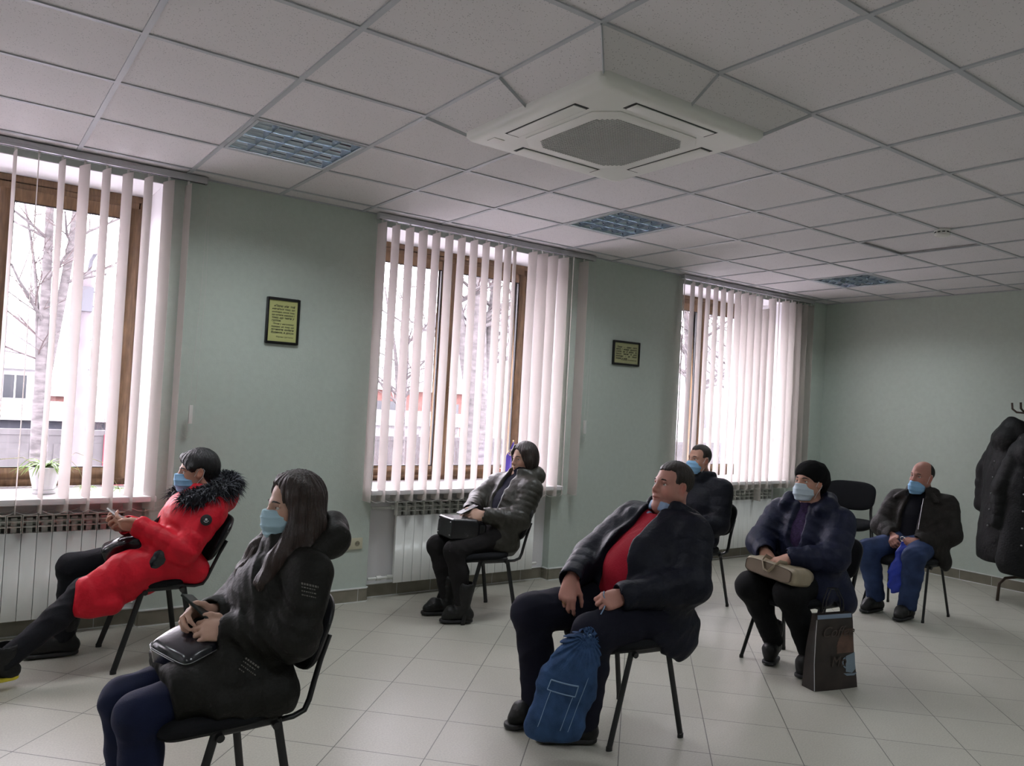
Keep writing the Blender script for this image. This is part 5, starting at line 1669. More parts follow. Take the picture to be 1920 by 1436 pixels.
    # denim drawstring bag hanging from his fist
    t = thing('drawstring_bag', 'faded blue denim drawstring bag hanging from the hand of the man in red', 'bag', (.50, .60, .075))
    S = SDF(); nrm = (.62, .78, .05); c0 = np.array((.50, .60, .075))
    S.chain([(.610, .575, .520), (.565, .575, .455), (.500, .575, .330), (.440, .580, .165)], [.030, .075, .112, .112], .03, flat=(nrm, .45))
    S.cone((.405, .60, .15), (.475, .56, .15), .072, .072, .03, flat=(nrm, .6))
    S.plane((.44, .58, .092), (.0, 0, -1), .03)
    SB = S
    pl = wrinkle(.0035, 26, 41)
    def gath(p):
        a = np.arctan2(p[:, 2] - .54, p[:, 0]*.8 - p[:, 1]*.6 - .14)
        return (pl(p) + -.003 + .005*np.sin(a*34)*np.clip((p[:, 2] - .36)/.16, 0, 1)).astype(F32)
    vs, qs = S.mesh(.005, gath, .014); np_obj('bag_body', vs - c0, qs, M['denim'], t)
    S = SDF(); S.ell((.612, .572, .525), (.040, .030, .018), .01)
    vs, qs = S.mesh(.004, wrinkle(.010, 90, 6), .012); np_obj('gathered_top', vs - c0, qs, M['denim_edge'], t)
    def onbag(u, v, d=.0):
        c = np.array((.475, .577, .25)) + np.array((.35, .02, .94))*v + np.array((.78, -.62, 0))*u
        return surf(SB, c, (.62, .78, .05), .25, .0045) - Vector(c0)
    def seam(mb, u0, v0, u1, v1, r, n=8):
        mb.tube([onbag(u0 + (u1-u0)*q/n, v0 + (v1-v0)*q/n) for q in range(n + 1)], r, 5)
    pk = MB()
    seam(pk, -.085, .120, .040, .100, .0035); seam(pk, -.088, .075, .040, .052, .0030); seam(pk, -.085, .12, -.088, .075, .0025); seam(pk, .040, .10, .040, .052, .0025)
    seam(pk, -.072, .07, -.080, -.085, .0016); seam(pk, .030, .05, .020, -.095, .0016); seam(pk, .075, .16, .055, -.10, .0016)
    pk.obj('pocket_seam', M['denim_edge'], t, smooth=True)
    dw = MB(); dw.tube([Vector(p) - Vector(c0) for p in [(.612, .572, .530), (.66, .585, .575), (.715, .60, .625), (.735, .605, .650)]], .0030, 7)
    dw.tube([Vector(p) - Vector(c0) for p in [(.735, .605, .650), (.722, .612, .685), (.735, .625, .70), (.75, .625, .66)]], .0030, 7)
    dw.obj('drawstring', M['denim_edge'], t, smooth=True)
man_red()

# ============================================================ masked man behind
def man_back():
    j = dict(yaw=178, pel=(3.26,2.27,.56), chest=(3.265,2.27,.78), neck=(3.315,2.27,.995), shL=(3.335,2.075,.935), shR=(3.30,2.465,.935),
             elL=(3.255,2.025,.665), elR=(3.22,2.52,.67), wrL=(3.06,2.16,.625), wrR=(3.04,2.38,.625), hipL=(3.22,2.17,.55), hipR=(3.22,2.37,.55),
             knL=(2.80,2.14,.50), knR=(2.80,2.40,.50), anL=(2.80,2.14,.10), anR=(2.80,2.40,.10), toeL=(2.64,2.13,.045), toeR=(2.64,2.41,.045))
    H = ((3.262, 2.27, 1.158), basis(177, 4), .99)
    hands = dict(L=dict(d=(-1, .3, -.3), n=(-.2, -.3, .9), curls=(25, 35, 20)), R=dict(d=(-1, -.3, -.3), n=(-.2, .3, .9), curls=(25, 35, 20)))
    o, loc = make_person('man in a dark navy jacket and blue mask, sitting behind the heavy man', j, H, M['skin'], hands, fat=.3, brow='hair_brown', h=.005)
    mask_part(o, H, M['mask_blue'], loc, .004, 9)
    S = SDF().frame(*H)
    S.ell((-.014, 0, .041), (.101, .080, .091), .02)
    S.ell((.118, 0, -.02), (.088, .115, .108), .012, 'sub')
    S.ell((.075, .060, .055), (.04, .03, .04), .02, 'sub'); S.ell((.075, -.060, .055), (.04, .03, .04), .02, 'sub')
    S.box((.03, 0, -.13), (.11, .2, .098), .02, .012, 'sub'); S.box((-.05, 0, -.155), (.2, .2, .085), .02, .012, 'sub')
    for s in (1, -1): S.ell((-.004, s*.085, -.010), (.026, .025, .036), .01, 'sub')
    sdf_obj(S, 'hair', M['hair_brown'], .005, o, loc, hair_disp(H, .001, 95, 9), .002)
    S = SDF(); torso(S, j, .19, .195, .12, .66, .06, sh=.086)
    sleeves(S, j, (.088, .078, .060), q=(.004, .08))
    S.cone((3.20, 2.15, .55), (3.20, 2.39, .55), .12, .12, .05)
    collar(S, (3.305, 2.27, .995), basis(178, 6), .088, .026, .050, gap=50)
    cuffs_cut(S, j, .038); S.ell((3.28, 2.27, 1.11), (.08, .075, .09), .02, 'sub')
    sdf_obj(S, 'jacket', M['navy_coat2'], .007, o, loc, wrinkle(.006, 24, 43), .009)
    trousers(o, loc, j, M['navy_trouser'], (.10, .085, .075, .065), .14, h=.008)
    for s in 'LR': shoe(o, loc, j['an'+s], j['toe'+s], M['boot_black'], h=.006)
man_back()

# ============================================================ woman in the black beret
def woman_beret():
    j = dict(yaw=177, pel=(2.69,.86,.56), chest=(2.68,.865,.78), neck=(2.715,.87,.985), shL=(2.725,.665,.925), shR=(2.705,1.075,.930),
             elL=(2.585,.610,.725), elR=(2.535,1.105,.730), wrL=(2.395,.775,.705), wrR=(2.425,.985,.700), hipL=(2.65,.76,.55), hipR=(2.65,.96,.55),
             knL=(2.345,.745,.500), knR=(2.30,.985,.495), anL=(2.515,.705,.135), anR=(2.535,.975,.135), toeL=(2.415,.695,.045), toeR=(2.440,.935,.045))
    H = ((2.690, .87, 1.150), basis(176, 2), .98)
    hands = dict(L=dict(d=(-.80, .55, -.35), n=(-.35, -.25, .85), curls=(24, 34, 20), thumb=(25, 20, 20)),
                 R=dict(d=(-.55, -.62, -.55), n=(-.62, -.05, .75), curls=(16, 24, 16), thumb=(25, 20, 20)))
    o, loc = make_person('woman in a black beret and navy padded coat with folded hands', j, H, M['skin'], hands, female=True, brow='hair_black', h=.0045)
    mask_part(o, H, M['mask_white'], loc, .006, 14)
    S = SDF().frame(*H)
    S.ell((-.022, 0, .052), (.118, .098, .088), .03); S.ell((-.072, 0, -.010), (.060, .085, .085), .05)
    S.ell((.125, 0, -.045), (.085, .13, .098), .014, 'sub')
    S.box((.045, 0, -.14), (.085, .2, .11), .03, .02, 'sub')
    sdf_obj(S, 'beret', M['beret'], .005, o, loc, wrinkle(.005, 40, 50), .006)
    S = SDF(); torso(S, j, .165, .165, .11, .66, .05, sh=.06); S.cone(j['neck'], np.array(j['neck']) + np.array((-.01, 0, .02)), .066, .062, .02)
    sdf_obj(S, 'sweater', M['purple_knit'], .007, o, loc)
    S = SDF(); torso(S, j, .195, .190, .12, .68, .06, sh=.088, q=(.004, .1))
    sleeves(S, j, (.095, .085, .062), q=(.006, .095), cuff=-.004)
    S.cone((2.68, .66, .58), (2.74, .60, .44), .10, .075, .06, flat=((0, 1, 0), .6)); S.cone((2.70, 1.06, .57), (2.72, 1.06, .48), .10, .08, .06, flat=((0, 1, 0), .6))
    S.cone((2.58, .70, .56), (2.56, .66, .48), .09, .06, .05)
    S.cone((2.75, .68, .50), (2.75, 1.02, .50), .075, .075, .05)
    rm = basis(176, 14)
    S.chain([(2.625, .745, .990), (2.70, .735, 1.02), (2.785, .79, 1.035), (2.805, .87, 1.04), (2.785, .95, 1.035), (2.70, 1.005, 1.02), (2.625, .995, .990)], [.036, .045, .05, .055, .05, .045, .036], .03)
    S.chain([(2.62, .87, 1.06), (2.57, .87, .90), (2.50, .87, .74), (2.46, .87, .62)], [.048, .048, .055, .07], .015, op='sub')
    S.ell((2.67, .87, 1.09), (.085, .075, .08), .02, 'sub')
    cuffs_cut(S, j, .042, -.004)
    co = sdf_obj(S, 'coat', M['blue_coat'], .006, o, loc, wrinkle(.006, 26, 53), .009)
    trousers(o, loc, j, M['black_trouser'], (.108, .090, .074, .060), .14, wr=(.005, 28))
    for s in 'LR': shoe(o, loc, j['an'+s], j['toe'+s], M['boot_black'], boot=.09, wd=.044)
    # cream handbag lying on her lap
    c0 = np.array((2.345, .83, .620)); rb = basis(178, 8, -4)
    t = thing('handbag', 'cream leather handbag lying on the lap of the woman in the beret', 'bag', tuple(c0))
    S = SDF(); S.box((0, 0, 0), (.085, .185, .050), .030, .02, Rm=rb); S.box(tuple(rb @ np.array((-.07, 0, .006))), (.07, .165, .035), .03, .05, Rm=rb)
    vs, qs = S.mesh(.005, wrinkle(.003, 26, 55), .006); np_obj('bag_body', vs, qs, M['cream_leather'], t)
    T = lambda p: Vector(rb @ np.array(p))
    out = [(y, z) for y, z in superell(.165, .040, 40, 5)]
    e = MB(); e.loft([[T((.070, y, z)) for y, z in out], [T((.0965, y*.98, z*.98)) for y, z in out]]); bp_ = e.obj('base_panel', M['beige_leather'], t, auto=R(40))
    e = MB(); e.tube([T((.0955, y, z)) for y, z in out + out[:1]], .0024, 5, cap=False); e.obj('piping', M['piping'], bp_, smooth=True)
    h = MB(); h.tube([T(p) for p in [(-.02, -.07, .055), (.05, -.066, .072), (.103, -.045, .048), (.110, -.02, .0), (.107, .012, -.008), (.107, .035, .02), (.07, .055, .066), (-.02, .06, .058)]], .011, 8, ry=.35); h.obj('handle', M['cream_leather'], t, smooth=True)
woman_beret()

# ============================================================ man in jeans by the back wall
def man_jeans():
    j = dict(yaw=176, pel=(4.79,1.26,.56), chest=(4.87,1.26,.76), neck=(4.925,1.26,.955), shL=(4.935,1.07,.895), shR=(4.885,1.455,.895),
             elL=(4.875,1.005,.665), elR=(4.745,1.51,.665), wrL=(4.645,1.145,.600), wrR=(4.625,1.345,.605), hipL=(4.75,1.16,.55), hipR=(4.75,1.36,.55),
             knL=(4.475,1.09,.495), knR=(4.405,1.44,.495), anL=(4.475,1.13,.10), anR=(4.475,1.385,.10), toeL=(4.315,1.125,.045), toeR=(4.30,1.395,.045))
    H = ((4.885, 1.26, 1.112), basis(172, 1, -4), 1.0)
    hands = dict(L=dict(d=(-.9, .42, -.2), n=(-.3, -.55, .6), curls=(45, 60, 35), thumb=(30, -10, 25)),
                 R=dict(d=(-.9, -.42, -.2), n=(-.3, .55, .6), curls=(45, 60, 35), thumb=(30, -10, 25)))
    o, loc = make_person('balding man in a grey jacket and jeans with mask under his nose', j, H, M['skin_red'], hands, fat=.3, stubble=.3, brow='hair_grey', h=.0048)
    mask_part(o, H, M['mask_blue'], loc, .030, 19)
    S = SDF().frame(*H)
    S.ell((-.014, 0, .036), (.099, .080, .088), .02)
    S.ell((.075, 0, .085), (.110, .085, .085), .02, 'sub')
    S.box((.075, 0, -.03), (.075, .2, .14), .02, .015, 'sub'); S.box((-.05, 0, -.155), (.2, .2, .085), .02, .012, 'sub')
    for s in (1, -1): S.ell((-.004, s*.085, -.010), (.026, .025, .036), .01, 'sub')
    sdf_obj(S, 'hair', M['hair_grey'], .0048, o, loc, hair_disp(H, .001, 95, 19), .002)
    S = SDF(); torso(S, j, .165, .165, .11, .8, .05, sh=.06); S.cone(j['neck'], np.array(j['neck']) + np.array((-.015, 0, .055)), .068, .064, .02)
    sdf_obj(S, 'sweater', M['black_knit'], .007, o, loc)
    S = SDF(); torso(S, j, .19, .195, .12, .8, .06, sh=.088)
    sleeves(S, j, (.092, .084, .060), q=(.004, .07), cuff=-.004)
    S.cone((4.80, 1.06, .56), (4.84, 1.02, .44), .09, .07, .06, flat=((0, 1, 0), .6)); S.cone((4.80, 1.46, .56), (4.82, 1.48, .48), .09, .07, .06, flat=((0, 1, 0), .6))
    collar(S, (4.915, 1.26, .975), basis(174, 12), .098, .022, .03, gap=90, n=16)
    S.chain([(4.825, 1.365, .965), (4.785, 1.42, .925)], [.026, .016], .02); S.chain([(4.835, 1.15, .965), (4.81, 1.09, .925)], [.026, .016], .02)
    S.chain([(4.84, 1.26, 1.02), (4.75, 1.265, .85), (4.65, 1.27, .70), (4.60, 1.27, .58)], [.060, .072, .085, .10], .015, op='sub')
    S.ell((4.88, 1.26, 1.06), (.09, .082, .08), .02, 'sub')
    cuffs_cut(S, j, .040, -.004)
    co = sdf_obj(S, 'jacket', M['grey_jacket'], .0065, o, loc, wrinkle(.006, 28, 63), .009)
    z = MB(); L0 = Vector(loc)
    z.tube([Vector(p) - L0 for p in [(4.775, 1.185, .94), (4.70, 1.165, .82), (4.64, 1.15, .70)]], .0022, 5); z.obj('zip', M['zip'], co, smooth=True)
    trousers(o, loc, j, M['blue_jeans'], (.098, .086, .076, .066), .108, h=.0065, flare=.004, wr=(.007, 30))
    for s in 'LR': shoe(o, loc, j['an'+s], j['toe'+s], M['boot_black'], h=.005)
    w = MB(); w.tube([(4.565, 1.235 + .018*math.cos(a*PI/8), .612 + .018*math.sin(a*PI/8)) for a in range(17)], .005, 8); w2 = w.obj('metal_lid', M['chrome'], None, smooth=True)
    tag(w2, 'small silver metal ring held by the man in jeans', 'ring')
    c0 = np.array((4.50, 1.16, .22)); dx = np.array((-.075, -.035, 0))
    t = thing('plastic_bag', 'bright blue plastic bag hanging between the knees of the man in jeans', 'bag', tuple(c0))
    S = SDF(); nrm = (.75, .66, 0)
    P_ = [tuple(np.array(p) + dx) for p in ((4.575, 1.235, .585), (4.565, 1.21, .50), (4.545, 1.20, .36), (4.535, 1.205, .27), (4.54, 1.2, .215))]
    S.chain(P_[:3], [.018, .055, .098], .03, flat=(nrm, .30))
    S.chain(P_[2:4], [.098, .105], .03, flat=(nrm, .28))
    S.plane(P_[4], (.30, -.25, -1), .01)
    vs, qs = S.mesh(.0055, wrinkle(.008, 30, 66), .01); np_obj('bag_body', vs - c0, qs, M['blue_plastic'], t)
man_jeans()

# ============================================================ shopping bag with a coffee print
def shopping_bag():
    A = Vector((2.305, .525, 0)); ex = Vector((.971, -.239, 0)); ey = Vector((.239, .971, 0))
    t = thing('shopping_bag', 'dark shopping bag with a coffee cup print, on the floor by the beret woman', 'bag', tuple(A), math.atan2(-.239, .971))
    W_, D_, Hh = .320, .100, .430
    b = MB(); rings = []
    for q in range(9):
        u = q/8; z = Hh*u; ins = .030*u**1.2; din = .030*u
        yb = .012*math.sin(u*5)*u
        x0, x1 = ins*.4, W_ - ins*1.5; y0, y1 = din + yb, D_ - din + yb
        ring = []
        for k in range(6): ring.append(Vector((x0 + (x1-x0)*k/5, y0 - .006*math.sin(PI*k/5)*(1-u), z)))
        ring.append(Vector((x1 + .012*(1-u), (y0+y1)/2, z)))
        for k in range(6): ring.append(Vector((x1 - (x1-x0)*k/5, y1, z)))
        ring.append(Vector((x0 + .012*u, (y0+y1)/2, z)))
        rings.append(ring)
    b.loft(rings); body = b.obj('bag_body', M['bag_print'], t, auto=R(35))
    def P(x, z, d=.0015):
        u = z/Hh; yb = .012*math.sin(u*5)*u
        ins = .030*u**1.2; x0, x1 = ins*.4, W_ - ins*1.5; fx = x/W_
        return Vector((x0 + (x1-x0)*fx, .030*u + yb - .006*math.sin(PI*fx)*(1-u) - d, z))
    def patch(name, pts, m, d=.0015, par=body):
        q = MB(); n = len(pts)
        q.add([P(x, z, d) for x, z in pts], [tuple(range(n))]); return q.obj(name, m, par)
    def gridpatch(name, x0, x1, z0, z1, m, d=.0012, nx=5, nz=8):
        q = MB()
        g_ = [[P(x0 + (x1-x0)*a/nx, z0 + (z1-z0)*c/nz, d) for a in range(nx+1)] for c in range(nz+1)]
        for c in range(nz):
            for a in range(nx): q.quad(g_[c][a], g_[c][a+1], g_[c+1][a+1], g_[c+1][a])
        return q.obj(name, m, body)
    gridpatch('top_band', .004, W_*.97, .404, .428, M['bag_band'])
    q = MB()
    for c in range(7):
        z0, z1 = .20 + .02*c, .22 + .02*c
        xa, xb = W_*(.55 - .02*c), W_*.985
        xa2, xb2 = W_*(.55 - .02*(c+1)) + (.02*c*c*.12), W_*.985
        q.quad(P(xa + .004*c*c*.6, z0), P(xb, z0), P(xb, z1), P(xa + .004*(c+1)**2*.6, z1))
    q.obj('brown_print', M['bag_brown'], body)
    cup = [(.235, .095), (.285, .085), (.315, .105), (.322, .20), (.245, .182)]
    patch('cup_print', cup, M['bag_cup'], .003)
    q = MB(); q.tube([P(.240 + .022*math.cos(a*PI/10 + PI/2), .145 + .027*math.sin(a*PI/10 + PI/2), .003) for a in range(11)], .005, 5, ry=.3); q.obj('cup_handle_print', M['bag_cup'], body)
    patch('saucer_print', [(.215, .088), (.24, .072), (.30, .070), (.325, .085), (.29, .082), (.24, .086)], M['bag_cup'], .0032)
    tx = text_part('lettering', 'Coffee', .088, P(.045, .30, .004), body, M['bag_text'], 'LEFT', .3, (PI/2 + .10, 0, 0))
    tx2 = text_part('lettering', 'Mo', .085, P(.12, .13, .0045), body, M['bag_text'], 'LEFT', .2, (PI/2 + .05, 0, 0))
    e = MB(); e.tube([P(0, .004, .001), P(0, .15, .001), P(0, .30, .001), P(0, .40, .001)], .0022, 5); e.obj('worn_edge', M['bag_edge'], body)
    for yy in (.042, .066):
        h = MB(); h.tube([(.09, yy, .42), (.10, yy, .50), (.14, yy + .01, .565), (.19, yy + .01, .565), (.225, yy, .50), (.235, yy, .42)], .004, 6); h.obj('handle', M['black_leather'], t, smooth=True)
shopping_bag()

# ============================================================ coat stand with winter coats
M['rack_metal'] = mat('brown_metal_tube', (0.055, 0.035, 0.025), 0.4, metal=.4)
M['black_coat'] = mat('black_padded_coat', (0.004, 0.004, 0.005), 0.65, bump=.35, bscale=40, spec=.3, var=.25, vscale=12)
M['charcoal_coat'] = mat('charcoal_parka', (0.008, 0.0085, 0.010), 0.65, bump=.3, bscale=60, spec=.3, var=.25, vscale=12)
def coat_stand():
    cx, cy = 6.12, .80
    t = thing('coat_stand', 'brown metal coat stand loaded with dark coats at the right edge', 'coat stand', (cx, cy, 0))
    p = MB(); p.tube([(0, 0, .10), (0, 0, 1.80)], .016, 12); p.obj('pole', M['rack_metal'], t, smooth=True)
    for q in range(4):
        a = R(122 + 90*q)
        l_ = MB(); l_.tube([(0, 0, .24), (.18*math.cos(a), .18*math.sin(a), .235), (.27*math.cos(a), .27*math.sin(a), .215), (.315*math.cos(a), .315*math.sin(a), .16), (.325*math.cos(a), .325*math.sin(a), .005)], .013, 10); l_.obj('leg', M['rack_metal'], t, smooth=True)
    for q in range(6):
        a = R(95 + 60*q)
        h = MB(); h.tube([(0, 0, 1.72), (.14*math.cos(a), .14*math.sin(a), 1.70), (.24*math.cos(a), .24*math.sin(a), 1.705), (.275*math.cos(a), .275*math.sin(a), 1.735), (.28*math.cos(a), .28*math.sin(a), 1.79)], .009, 8); h.obj('hook', M['rack_metal'], t, smooth=True)
    r = MB(); r.tube([(.16*math.cos(a*PI/16), .16*math.sin(a*PI/16), 1.45) for a in range(33)], .006, 6, cap=False); r.obj('ring', M['rack_metal'], t, smooth=True)
    def coat(label, c, yaw, m, hh, seed, wide=1.0, long_=.0):
        rb = basis(yaw)
        g = thing('winter_coat', label, 'coat', (c[0], c[1], hh - 1.2), 0, 'coats on the stand')
        c0 = np.array((c[0], c[1], hh - 1.2))
        S = SDF().frame((c[0], c[1], hh), rb)
        S.chain([(0, 0, -.02), (.01, 0, -.12), (.03, 0, -.45), (.05, 0, -1.05 - long_)], [.045, .13*wide, .19*wide, .235*wide], .05, flat=((1, 0, 0), .55))
        for s in (1, -1): S.chain([(0, s*.10, -.13), (.03, s*.215*wide, -.45), (.04, s*.235*wide, -.78)], [.075, .075, .062], .03, q=(.006, .09))
        S.cone((-.03, -.07, -.03), (-.03, .07, -.03), .045, .045, .04); S.ell((.07, 0, -.16), (.09, .12, .11), .04)
        S.plane((0, 0, -1.17 - long_), (0, 0, -1), .02)
        vs, qs = S.mesh(.009, wrinkle(.007, 16, seed), .012); bo = np_obj('coat_body', vs - c0, qs, m, g)
        T = lambda p: Vector(np.array((c[0], c[1], hh)) + rb @ np.array(p) - c0)
        z = MB(); z.tube([T(p) for p in [(.125, .03, -.30), (.145, .035, -.55), (.165, .04, -.80), (.180, .045, -1.02)]], .004, 5); z.obj('zip', M['zip'], g, smooth=True)
        for q in range(5):
            bt = MB(); bt.sphere(T((.150 + .012*q, -.035, -.36 - .145*q)), .008, 10, 6); bt.obj('snap_button', M['zip'], g, smooth=True)
    coat('black padded coat hanging at the left side of the coat stand', (6.06, 1.05), 158, M['black_coat'], 1.61, 71, 1.16, .10)
    coat('charcoal parka with zip and snap buttons at the front of the coat stand', (5.92, .83), 195, M['charcoal_coat'], 1.50, 72, 1.0, .05)
coat_stand()
# ------------------------------------------------------------------ outside the windows (street two metres lower)
ZG = -2.0
M['asphalt'] = mat('grey_winter_ground', (0.32, 0.31, 0.32), 0.9, var=.3, vscale=.5)
M['bark'] = mat('grey_birch_bark', (0.062, 0.055, 0.056), 0.9, bump=.6, bscale=14, var=.45, vscale=5, stretch=(1, 1, 3))
M['twig'] = mat('brown_twigs', (0.050, 0.036, 0.036), 0.9)
M['concrete'] = mat('concrete', (0.062, 0.058, 0.060), 0.9, var=.2, vscale=2)
M['pinkpole'] = mat('pale_concrete_pole', (0.115, 0.10, 0.11), 0.85, var=.1, vscale=4)
M['white_wall'] = mat('white_painted_wall', (0.30, 0.295, 0.30), 0.8)
M['dark_wall'] = mat('slate_blue_cladding', (0.014, 0.016, 0.026), 0.6)
M['roof_grey'] = mat('grey_roof', (0.07, 0.07, 0.082), 0.7)
M['brick'] = mat('red_brick', (0.12, 0.050, 0.042), 0.85, var=.2, vscale=6)
M['red_sign'] = mat('red_sign_paint', (0.13, 0.012, 0.024), 0.5)
M['green_roof'] = mat('pale_green_roof', (0.10, 0.16, 0.148), 0.7)
M['dark_glass'] = mat('dark_house_window', (0.025, 0.027, 0.032), 0.2)
g = MB(); g.box((-60, YW + WT + .02, ZG - .3), (120, 140, ZG)); struct(g.obj('ground', M['asphalt']))

def branch(mb, tw, p, d, L_, r, depth, rnd, droop=0.0):
    pts = [p]; rs = [r]; n = 4
    for q in range(n):
        d = (d + Vector((rnd.gauss(0, .10), rnd.gauss(0, .10), rnd.gauss(0, .06) - droop))).normalized()
        p = p + d*(L_/n); pts.append(p); rs.append(r*(1 - .55*(q+1)/n))
    (mb if r > .02 else tw).tube(pts, rs, 7 if r > .02 else 3, cap=False)
    if depth <= 0: return
    for q in range(rnd.randint(2, 3) + (1 if depth < 3 else 0)):
        i = rnd.randint(1, n); nd = (d + Vector((rnd.uniform(-1, 1), rnd.uniform(-1, 1), rnd.uniform(-.2, .7)))).normalized()
        branch(mb, tw, pts[i], nd, L_*rnd.uniform(.55, .8), rs[i]*.55, depth - 1, rnd, droop)
def tree(label, x, y, trunk, stems, seed, depth=4, ln=2.2):
    """trunk: (height, radius); stems: list of (dx, dy, length, radius) rising from the fork"""
    t = thing('bare_tree', label, 'tree', (x, y, ZG), 0, 'bare trees outside')
    rnd = random.Random(seed); mb, tw = MB(), MB()
    h, r = trunk
    mb.tube([(0, 0, -.1), (0, 0, .3), (.05, 0, h*.5), (.02, .02, h)], [r*1.3, r, r*.9, r*.85], 12)
    for (dx, dy, L_, rr) in stems:
        pts = []; rs = []; N_ = 10
        for q in range(N_ + 1):
            u = q/N_
            pts.append(Vector((dx*u + .12*math.sin(u*5 + dx)*u, dy*u, h - .15 + L_*u))); rs.append(rr*(1 - .72*u))
        mb.tube(pts, rs, 9)
        for q in range(2, N_ + 1):
            for _ in range(2):
                a = rnd.uniform(0, 2*PI)
                branch(mb, tw, pts[q], Vector((math.cos(a), math.sin(a), rnd.uniform(.3, .9))).normalized(), ln*rnd.uniform(.4, .9)*(1.15 - .5*q/N_), rs[q]*.42, depth - 2, rnd)
    mb.obj('trunk', M['bark'], t, smooth=True); tw.obj('twigs', M['twig'], t)
tree('forked bare birch with pale trunk outside the left window', -.42, 15.2, (3.1, .17), [(-.20, 0, 8.0, .11), (.85, .1, 8.0, .105), (-.45, .2, 4.5, .05)], 5, 4, 1.9)
tree('thick bare tree close outside the middle window', 6.85, 11.2, (3.2, .32), [(-.5, 0, 7, .26), (-1.4, .2, 6, .13), (.8, .2, 6, .16)], 9, 4, 2.0)
tree('thin bare tree farther back outside the middle window', 8.2, 17.0, (2.6, .14), [(.0, 0, 5, .12), (-.5, .2, 4, .08)], 12, 4, 1.8)
tree('bare tree outside the corner window', 16.5, 14.0, (3.0, .25), [(.2, 0, 7, .2), (-.7, .2, 6, .16)], 15, 4, 2.2)
tree('bare tree outside the corner window', 22.5, 17.0, (3.0, .25), [(.2, 0, 7, .2), (-.7, .2, 6, .16)], 17, 4, 2.2)
def bush(label, x, y, n, h, seed):
    t = thing('bare_bush', label, 'bush', (x, y, ZG), 0, 'bare bushes outside'); tw = MB(); rnd = random.Random(seed); mb = MB()
    for q in range(n):
        a = rnd.uniform(0, 2*PI); d = Vector((math.cos(a)*.45, math.sin(a)*.45, 1)).normalized()
        branch(tw, tw, Vector((rnd.uniform(-.6, .6), rnd.uniform(-.4, .4), -.05)), d, h*rnd.uniform(.5, .8), .012, 2, rnd)
    tw.obj('twigs', M['twig'], t)
bush('bare reddish bush behind the lamp post outside the left window', 1.95, 22.0, 34, 3.8, 21)
bush('bare bush below the thick tree outside the middle window', 6.2, 13.8, 26, 3.0, 23)
bush('bare bush outside the middle window beside the fence', 9.6, 17.5, 26, 3.4, 24)

f = thing('concrete_fence', 'grey concrete panel fence across the street', 'fence', (0, 19.4, ZG + .1))
for q in range(-4, 10):
    p = MB(); x = q*2.5
    p.box((x + .06, -.05, 0), (x + 2.44, .05, 2.10)); p.box((x + .06, -.07, 2.05), (x + 2.44, .07, 2.18)); p.box((x + .25, -.075, .3), (x + 2.25, -.05, 1.85)); p.obj('fence_panel', M['concrete'], f)
    p = MB(); p.box((x - .06, -.09, 0), (x + .06, .09, 2.25)); p.obj('fence_post', M['concrete'], f)
sg = thing('red_sign', 'red board with white fields on the fence outside the left window', 'sign', (1.30, 19.27, ZG + .3))
b = MB(); b.box((0, -.03, 0), (1.15, .03, 1.88)); b.obj('board', M['red_sign'], sg)
b = MB(); b.box((.11, -.036, 1.36), (.62, -.03, 1.66)); b.obj('white_field', M['white_wall'], sg)
text_part('lettering', 'К', .26, (.10, -.034, 1.08), sg, M['white_wall'], 'LEFT', 0.0)
lp = thing('lamp_post', 'pale concrete lamp post outside the left window', 'lamp post', (.34, 16.0, ZG))
b = MB(); b.tube([(0, 0, 0), (0, 0, 5.7)], [.15, .11], 12); b.obj('post', M['pinkpole'], lp, smooth=True)
b = MB(); b.tube([(0, 0, 5.6), (.04, 0, 5.95), (.1, -.1, 6.1)], .04, 8); b.obj('lamp_arm', M['roof_grey'], lp, smooth=True)
b = MB(); b.sphere((.06, -.12, 6.25), .15, 12, 8, (.8, 1, 1.2)); b.obj('lamp_head', M['white_wall'], lp, smooth=True)
b = MB(); b.box((-.11, -.16, 4.9), (.11, .16, 5.4))
for z in (3.2, 3.7, 4.3, 5.0, 5.3): b.box((-.28, -.03, z), (.28, .03, z + .035))
b.obj('cross_arm', M['roof_grey'], lp)
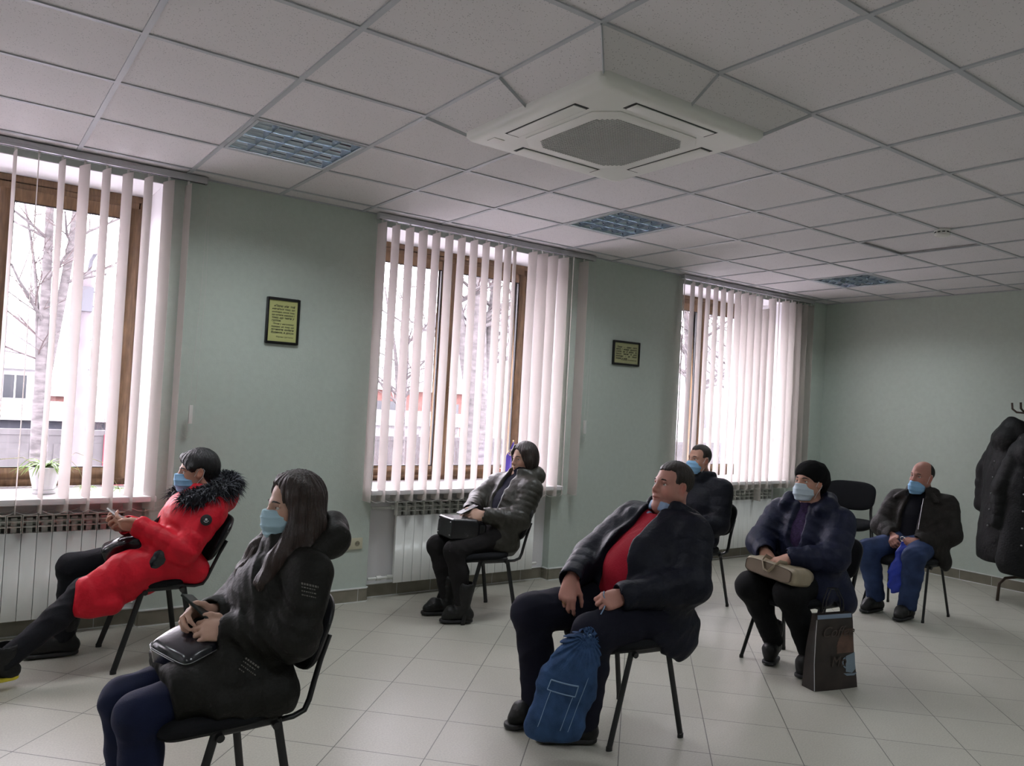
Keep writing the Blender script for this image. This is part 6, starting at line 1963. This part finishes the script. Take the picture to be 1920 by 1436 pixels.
def building(label, x0, x1, y0, y1, h, wall, roof, gable=1.2, wins=(), name='house'):
    t = thing(name, label, 'building', (x0, y0, ZG))
    w, d = x1 - x0, y1 - y0
    b = MB(); b.box((0, 0, 0), (w, d, h)); b.obj('wall', wall, t)
    b = MB()
    if gable > 0:
        b.add([(-.3, -.4, h), (w+.3, -.4, h), (w+.3, d+.4, h), (-.3, d+.4, h), (-.3, d/2, h+gable), (w+.3, d/2, h+gable)], [(0,1,5,4),(2,3,4,5),(0,4,3),(1,2,5),(0,3,2,1)])
    else: b.box((-.2, -.3, h), (w+.2, d+.2, h + .45))
    b.obj('roof', roof, t)
    for (wx, wz, ww, wh) in wins:
        b = MB(); b.box((wx, -.04, wz), (wx+ww, .02, wz+wh)); fr = b.obj('window', M['dark_glass'], t)
        b = MB(); b.box((wx - .06, -.06, wz - .08), (wx + ww + .06, -.03, wz)); b.box((wx + ww/2 - .03, -.06, wz), (wx + ww/2 + .03, -.035, wz+wh)); b.obj('window_bar', M['white_wall'], fr)
    return t
building('long low garage row with white parapet and dark wall behind the fence', -14, 9, 24.5, 28, 2.24, M['dark_wall'], M['white_wall'], 0, (), 'garage_row')
building('white house with grey roof beyond the garages outside the left window', -13.0, 1.1, 36, 44, 3.75, M['white_wall'], M['roof_grey'], 2.4, [(1.5, 2.5, 1.2, 1.1), (5, 2.5, 1.2, 1.1), (9.2, 2.5, 1.2, 1.1), (12.9, 2.55, .8, .95)])
building('red brick outbuilding beyond the garages outside the left window', 1.6, 6.4, 34, 37, 2.75, M['brick'], M['white_wall'], 0, (), 'outbuilding')
building('small hut with pale green roof beyond the garages', 2.6, 5.6, 29.5, 32, 2.3, M['white_wall'], M['green_roof'], .6, (), 'hut')
building('red brick house outside the middle window', 13.5, 21, 33, 40, 3.75, M['brick'], M['white_wall'], 1.6, [(1.5, 1.9, 1.4, 1.3), (5, 1.9, 1.4, 1.3)])
building('white garage outside the middle window', 9.6, 13.2, 22.0, 24.2, 2.5, M['white_wall'], M['white_wall'], 0, [(1.0, .2, 2.0, 1.9)], 'white_garage')
building('pale block of flats outside the corner window', 30, 60, 45, 56, 9.0, M['white_wall'], M['roof_grey'], 2.0, [(2 + 4*q, 2 + 3*w_, 1.6, 1.6) for q in range(6) for w_ in range(2)])
bpy.context.view_layer.update()
